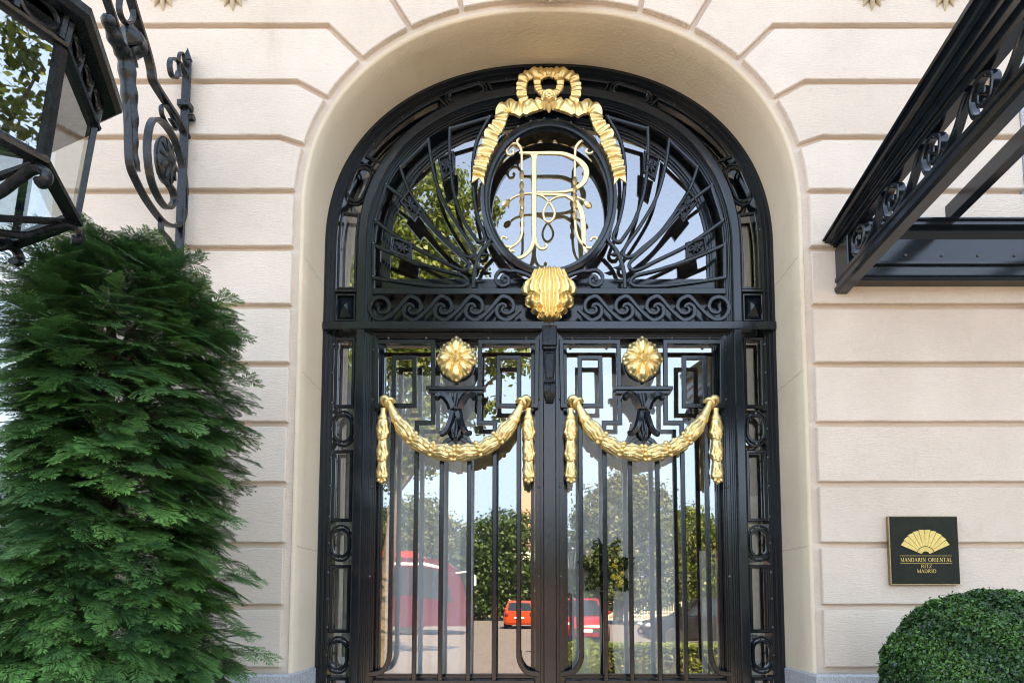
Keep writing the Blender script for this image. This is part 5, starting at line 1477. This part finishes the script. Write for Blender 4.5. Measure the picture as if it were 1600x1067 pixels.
def wheel(parent, x, y, z, r, w_, axis):
    mb = MB(); 
    c = (y, z) if axis == 'X' else (x, z); o = x if axis == 'X' else y
    mb.lathe([(r * .6, o - w_ / 2), (r * .95, o - w_ / 2), (r, o - w_ * .35), (r, o + w_ * .35), (r * .95, o + w_ / 2), (r * .6, o + w_ / 2)], c, 20, axis); wh = mb.build("wheel", 'rubber', parent, smooth=40)
    for e in (-1, 1):
        mb = MB(); mb.lathe([(r * .62, o + e * (w_ / 2 + .004)), (r * .5, o + e * (w_ / 2 - .01)), (r * .15, o + e * (w_ / 2 + .012))], c, 14, axis); mb.build("rim", 'chrome', wh, smooth=40)
def car(name, label, cx_, cy_, yaw, paint, Lc=4.4, Wc=1.82, Hc=1.6, group=None):
    """body lofted through stations along its length; nose towards local +x"""
    t_ = thing(name, (cx_, cy_, -.012), label, "car", group)
    ca, sa = math.cos(yaw), math.sin(yaw)
    def g(x, y, z): return (cx_ + x * ca - y * sa, cy_ + x * sa + y * ca, z - .012)
    st = [(-.50, .35, .62, .80), (-.485, .24, .95, .92), (-.42, .22, 1.0, 1.0), (-.25, .20, 1.02, 1.0), (.0, .20, 1.0, 1.0), (.2, .20, .98, 1.0), (.35, .21, .92, .98), (.45, .23, .80, .93), (.49, .30, .68, .82), (.50, .38, .55, .72)]
    V = []; F = []; m_ = 10
    for u, zl, zh, wf in st:
        x = u * Lc; hw2 = Wc / 2 * wf; zh = zh * Hc / 1.55
        for y, z_ in ((-hw2 * .85, zl), (-hw2, zl + .12), (-hw2 * 1.0, zl + (zh - zl) * .55), (-hw2 * .97, zh - .06), (-hw2 * .88, zh), (hw2 * .88, zh), (hw2 * .97, zh - .06), (hw2, zl + (zh - zl) * .55), (hw2, zl + .12), (hw2 * .85, zl)): V.append(g(x, y, z_))
    for i in range(len(st) - 1):
        for k in range(m_):
            l = (k + 1) % m_; F.append((i * m_ + k, i * m_ + l, (i + 1) * m_ + l, (i + 1) * m_ + k))
    F += [tuple(range(m_)), tuple((len(st) - 1) * m_ + k for k in range(m_))[::-1]]
    MB().add(V, F).build("body", paint, t_, smooth=35)
    b = 1.0 * Hc / 1.55 - .03
    cab = [(-.46, b, .86), (-.40, Hc - .10, .74), (-.30, Hc, .72), (.0, Hc + .01, .72), (.08, Hc - .04, .73), (.27, b - .05, .88)]
    V = [g(u * Lc, sg * Wc / 2 * wf, z_) for sg in (-1, 1) for u, z_, wf in cab]; n_ = len(cab)
    F = [tuple(range(n_)), tuple(n_ + k for k in range(n_))[::-1]] + [(i, n_ + i, n_ + i + 1, i + 1) for i in range(n_ - 1)]
    MB().add(V, F).build("cabin", paint, t_)
    def pane(name_, P):
        MB().add([g(*q) for q in P], [tuple(range(len(P)))]).build(name_, 'car_glass', t_)
    k = .012
    pane("windscreen", [(.262 * Lc + k, -.74 * Wc / 2, b - .02), (.262 * Lc + k, .74 * Wc / 2, b - .02), (.09 * Lc + k, .66 * Wc / 2, Hc - .07), (.09 * Lc + k, -.66 * Wc / 2, Hc - .07)])
    pane("rear_window", [(-.455 * Lc - k, -.72 * Wc / 2, b + .05), (-.455 * Lc - k, .72 * Wc / 2, b + .05), (-.405 * Lc - k, .64 * Wc / 2, Hc - .12), (-.405 * Lc - k, -.64 * Wc / 2, Hc - .12)])
    for sg in (-1, 1):
        for u0, u1, u2, u3 in ((-.42, -.15, -.15, -.375), (-.135, .20, .085, -.135)):
            pane("side_window", [(u0 * Lc, sg * (Wc / 2 * .885 + .006), b + .03), (u1 * Lc, sg * (Wc / 2 * .885 + .006), b + .03), (u2 * Lc, sg * (Wc / 2 * .745 + .012), Hc - .09), (u3 * Lc, sg * (Wc / 2 * .745 + .012), Hc - .10)])
        for u in (-.31, .31):
            x, y, z_ = g(u * Lc, sg * (Wc / 2 - .09), .33)
            r = .34; ax_ = 'X' if abs(sa) > .5 else 'Y'
            wheel(t_, x, y, z_ + .0, r, .22, ax_)
        mb = MB(); mb.sphere(g(.475 * Lc, sg * Wc * .36, .70 * Hc / 1.55), .13, 10, 6, (1, 1, .55)); mb.build("headlight", 'lamp_lens', t_, smooth=60)
        mb = MB(); mb.sphere(g(-.492 * Lc, sg * Wc * .38, .82 * Hc / 1.55), .12, 10, 6, (.8, .8, 1.1)); mb.build("tail_light", 'red_paint', t_, smooth=60)
        mb = MB(); mb.sphere(g(.13 * Lc, sg * (Wc / 2 + .10), b + .08), .11, 10, 6, (.7, 1, .7)); mb.build("wing_mirror", paint, t_, smooth=60)
    mb = MB(); P = [g(.502 * Lc, y, z_) for y, z_ in ((-.5, .42), (.5, .42), (.5, .56), (-.5, .56))]; mb.add(P, [(0, 1, 2, 3)]); mb.build("grille", 'rubber', t_)
    mb = MB(); P = [g(.506 * Lc, y, z_) for y, z_ in ((-.26, .45), (.26, .45), (.26, .55), (-.26, .55))]; mb.add(P, [(0, 1, 2, 3)]); mb.build("number_plate", 'lamp_lens', t_)
    mb = MB(); P = [g(-.506 * Lc, y, z_) for y, z_ in ((-.26, .55), (.26, .55), (.26, .65), (-.26, .65))]; mb.add(P, [(0, 1, 2, 3)]); mb.build("number_plate", 'lamp_lens', t_)
    return t_
L = 24.5
car("parked_car", "red car facing the hotel, behind the street lamp", SX(913, L), SY(L + 2), math.pi / 2, 'red_paint', 4.4, 1.82, 1.62)
car("parked_car", "black car parked side-on behind the low hedge", SX(1118, 23), SY(24), math.pi * .985, 'black_paint', 4.7, 1.85, 1.62)
car("parked_car", "orange car seen from behind near the park kerb", SX(815, 37), SY(39), -math.pi / 2 * .96, 'orange_paint', 4.0, 1.75, 1.5)
# coach
L = 31; bx1 = SX(730, L); by = SY(L); 
bus = thing("tour_coach", (bx1 - 6, by - 1.25, 0), "maroon tour coach with dark windows on the street", "bus")
b0, b1, yb0, yb1, zt3 = bx1 - 12.2, bx1, by - 2.5, by, 3.45
prof_b = [(b0, .35), (b0, 3.2), (b0 + .25, zt3), (b1 - 2.2, zt3), (b1 - 1.1, zt3 - .12), (b1 - .5, zt3 - .5), (b1 - .15, 2.2), (b1, 1.2), (b1 - .05, .38)]
MB().plate([(a, z_) for a, z_ in prof_b], yb0, yb1, .0).build("body", 'bus_red', bus)
mb = MB(); mb.plate([(b0 + .3, zt3 + .01), (b1 - 2.3, zt3 + .01), (b1 - 1.9, zt3 - .04), (b1 - 2.5, zt3 + .30), (b0 + 1.2, zt3 + .30)], yb0 + .35, yb1 - .2, .05); mb.build("roof_unit", 'bus_light_red', bus)
for sgn, yy in ((1, yb1 + .012), (-1, yb0 - .012)):
    def sidep(nm, poly, mat): MB().add([(a, yy, z_) for a, z_ in poly], [tuple(range(len(poly)))]).build(nm, mat, bus)
    xw = b0 + .5
    while xw < b1 - 3.2:
        sidep("side_window", [(xw, 1.75), (xw + 1.75, 1.75), (xw + 1.75, 3.0), (xw, 3.0)], 'car_glass'); xw += 1.82
    sidep("side_window", [(xw, 1.75), (b1 - .62, 1.45), (b1 - .85, 2.2), (b1 - 1.25, 2.85), (b1 - 1.8, 3.0), (xw, 3.0)], 'car_glass')
    sidep("white_stripe", [(b0 + .3, 3.1), (b1 - 2.0, 3.1), (b1 - 1.25, 2.95), (b1 - 1.1, 3.02), (b1 - 1.9, 3.22), (b0 + .3, 3.26)], 'lamp_lens')
MB().add([(b1 - .02, yb0 + .15, 1.7), (b1 - .02, yb1 - .15, 1.7), (b1 - .10, yb1 - .15, 2.25), (b1 - .44, yb1 - .2, zt3 - .5), (b1 - .44, yb0 + .2, zt3 - .5), (b1 - .10, yb0 + .15, 2.25)], [(0, 1, 2, 5), (5, 2, 3, 4)]).build("windscreen", 'car_glass', bus)
for x in (b0 + 2.6, b0 + 3.9, b1 - 2.7):
    for y in (yb0 + .17, yb1 - .155): wheel(bus, x, y, .50, .5, .3, 'Y')
for y in (yb0 + .3, yb1 - .3):
    mb = MB(); mb.sphere((b1 - .06, y, .95), .2, 10, 6, (.5, 1, .8)); mb.build("headlight", 'lamp_lens', bus, smooth=60)
mb = MB(); mb.tube([(b1 - .5, yb1, 2.75), (b1 + .1, yb1 + .15, 2.8), (b1 + .35, yb1 + .2, 2.6)], .04, 6); mb.bbox(b1 + .25, b1 + .42, yb1 + .1, yb1 + .32, 2.15, 2.62, .03); mb.build("mirror", 'lamp_lens', bus)
# low hedge, ball and lamp by the near kerb
L = 14.6
nH = 14000; hx0, hx1 = SX(885, L), SX(1300, L)
hp_ = np.stack([rng.uniform(hx0, hx1, nH), rng.uniform(SY(L + .75), SY(L), nH), rng.uniform(.02, .62, nH)], 1)
m_ = rng.uniform(0, 1, nH) < .7
hp_[m_, 2] = .6 + rng.normal(0, .02, m_.sum())
k_ = rng.uniform(0, 1, nH) < .35; hp_[k_, 1] = SY(L) + rng.normal(0, .02, k_.sum())
hd = thing("low_hedge", ((hx0 + hx1) / 2, SY(L + .4), 0), "low clipped green hedge along the near kerb opposite the door", "hedge")
link("crown", quads_mesh("crown", leaf_quads(hp_, rng.normal(0, .5, (nH, 3)) + np.array([0, .5, .7]), .09, rng), np.repeat(rng.uniform(0, 1, (nH, 1)), 4, 1)), 'plane_leaf', hd, kind="stuff")
mb = MB(); mb.box(hx0 + .05, hx1 - .05, SY(L + .7), SY(L + .06), 0.0, .54); mb.build("twigs", 'twig', hd)
L = 13.7; bc = np.array([SX(911, L), SY(L), .42]); nH = 5000
d = rng.normal(size=(nH, 3)); d /= np.linalg.norm(d, axis=1, keepdims=True)
bb = thing("clipped_ball_shrub", (bc[0], bc[1], 0), "small clipped round shrub at the end of the low hedge", "bush")
link("crown", quads_mesh("crown", leaf_quads(bc + d * .40 * rng.uniform(.92, 1.02, (nH, 1)), d + rng.normal(0, .5, (nH, 3)), .06, rng), np.repeat(rng.uniform(0, 1, (nH, 1)), 4, 1)), 'plane_leaf', bb, kind="stuff")
mb = MB(); mb.sphere(tuple(bc), .36, 14, 9); mb.tube([(bc[0], bc[1], 0), (bc[0], bc[1], .3)], .03, 6); mb.build("trunk", 'twig', bb, smooth=60)
L = 19; lx, ly = SX(893, L), SY(L)
lp = thing("street_lamp", (lx, ly, 0), "black cast iron street lamp standing before the red car", "street lamp")
mb = MB(); mb.lathe([(.16, 0), (.16, .25), (.10, .35), (.12, .45), (.07, .6), (.055, 1.4), (.075, 1.5), (.05, 1.6), (.04, 2.3), (.09, 2.38), (.05, 2.42)], (lx, ly), 12); mb.build("post", 'iron_dull', lp, smooth=40)
mb = MB(); mb.lathe([(.10, 2.43), (.10, 2.45), (.17, 2.88), (.17, 2.90)], (lx, ly), 6); mb.build("lamp_glass", 'lantern_glass', lp)
mb = MB(); mb.lathe([(.20, 2.905), (.20, 2.96), (.15, 3.04), (.11, 3.06), (.12, 3.12), (.05, 3.2), (.01, 3.24)], (lx, ly), 12)
for k in range(6):
    a = k * math.pi / 3; mb.tube([(lx + .105 * math.cos(a), ly + .105 * math.sin(a), 2.44), (lx + .175 * math.cos(a), ly + .175 * math.sin(a), 2.9)], .012, 5)
mb.build("lamp_cap", 'iron_dull', lp, smooth=40)
# park railing
L = 53
rail = thing("park_railing", (SX(960, L), SY(L), 0), "pale iron railing along the park edge across the street", "railing")
for zz in (.35, 1.25):
    mb = MB(); mb.box(-14, 32, SY(L) - .02, SY(L) + .02, zz, zz + .05); mb.build("rail", 'white_stone', rail)
x = -14.0; bmesh_ = None
while x < 32:
    if bmesh_ is None:
        m0 = MB(); m0.box(-.02, .02, -.015, .015, 0, 1.4); me = bpy.data.meshes.new("baluster"); me.from_pydata(m0.v, [], m0.f); me.materials.append(M['white_stone']); bmesh_ = me
    o = bpy.data.objects.new("baluster", bmesh_); COL.objects.link(o); o.parent = rail; o.location = (x - rail.location.x, 0, 0); x += .2
# building far behind the park is hidden by the trees

# ================================================================== INSIDE THE HALL
def drape(name, label, x0, x1, z0, z1, y, mat, amp=.03, waves=9, group=None, cat="curtain"):
    mb = MB(); n = 90; V = []; F = []
    for i in range(n + 1):
        u = i / n; x = x0 + (x1 - x0) * u
        yy = y + amp * math.sin(u * waves * 2 * math.pi) + amp * .4 * math.sin(u * waves * 4.7 + 1)
        V += [(x, yy, z0), (x + .01 * math.sin(u * 40), yy + amp * .3, z1)]
    F = [(2 * i, 2 * i + 2, 2 * i + 3, 2 * i + 1) for i in range(n)]
    return mb.add(V, F).build(name, mat, smooth=180, label=label, cat=cat, group=group)
zc_ = at(660, 578, .52)[1]
def gx(px, Y): return at(px, 800, Y)[0]
drape("sheer_curtain", "white sheer curtain behind the left part of the left door leaf", gx(604, .62), gx(739, .62), .01, zc_, .62, 'sheer', .012, 5)
drape("sheer_curtain", "white sheer curtain behind the left part of the right door leaf", gx(880, .75), gx(1052, .75), .01, zc_ + .05, .75, 'sheer', .012, 4)
drape("side_drape", "cream drape gathered at the right edge of the right door leaf", gx(1093, .64), gx(1120, .64), .01, at(1100, 860, .64)[1], .64, 'drape', .025, 3)
drape("side_drape", "grey cream drape behind the left sidelight", -1.24, -1.10, .01, 4.2, .60, 'drape', .02, 2)
drape("side_drape", "grey cream drape behind the right sidelight", 1.10, 1.22, .01, 2.2, .60, 'drape', .02, 2)
# bouquet on a console table
YF = .66
fx, fz_ = at(948, 888, YF)
tb = thing("console_table", (fx, YF, 0), "small dark console table just inside the right door leaf", "table")
mb = MB(); mb.bbox(fx - .22, fx + .22, YF - .07, YF + .07, .86, .90, .006); mb.build("table_top", 'wood', tb)
for a in (-.19, .19):
    mb = MB(); mb.bbox(fx + a - .02, fx + a + .02, YF - .04, YF + .04, .005, .859, .004); mb.build("leg", 'wood', tb)
vz = thing("flower_vase", (fx, YF, .9), "slim vase of green foliage and yellow flowers inside the right door leaf", "flowers")
mb = MB(); mb.lathe([(.03, .901), (.05, .92), (.055, 1.0), (.035, 1.3), (.03, 1.45), (.04, 1.62), (.045, 1.64)], (fx, YF), 14); mb.build("vase", 'bronze_plate', vz, smooth=50)
nF = 1300
d = rng.normal(size=(nF, 3)); d /= np.linalg.norm(d, axis=1, keepdims=True)
P = np.array([fx, YF, fz_]) + d * (rng.uniform(.3, 1, (nF, 1)) ** .5 * (1 + .3 * np.sin(7 * np.arctan2(d[:, 2:3], d[:, 0:1])))) * np.array([.135, .055, .16])
link("foliage", quads_mesh("foliage", leaf_quads(P, rng.normal(size=(nF, 3)) + np.array([0, -.8, .2]), .038, rng, .5), np.repeat(rng.uniform(0, .6, (nF, 1)), 4, 1)), 'dark_leaf', vz, kind="stuff")
mb = MB()
for k in range(9):
    a = rng.uniform(0, 6.28); q = rng.uniform(.2, .9)
    mb.sphere((fx + .05 + math.cos(a) * .07 * q, YF - .05, fz_ - .03 + math.sin(a) * .09 * q), .016, 8, 5)
mb.build("blossom", 'petal', vz, smooth=60, kind="stuff")
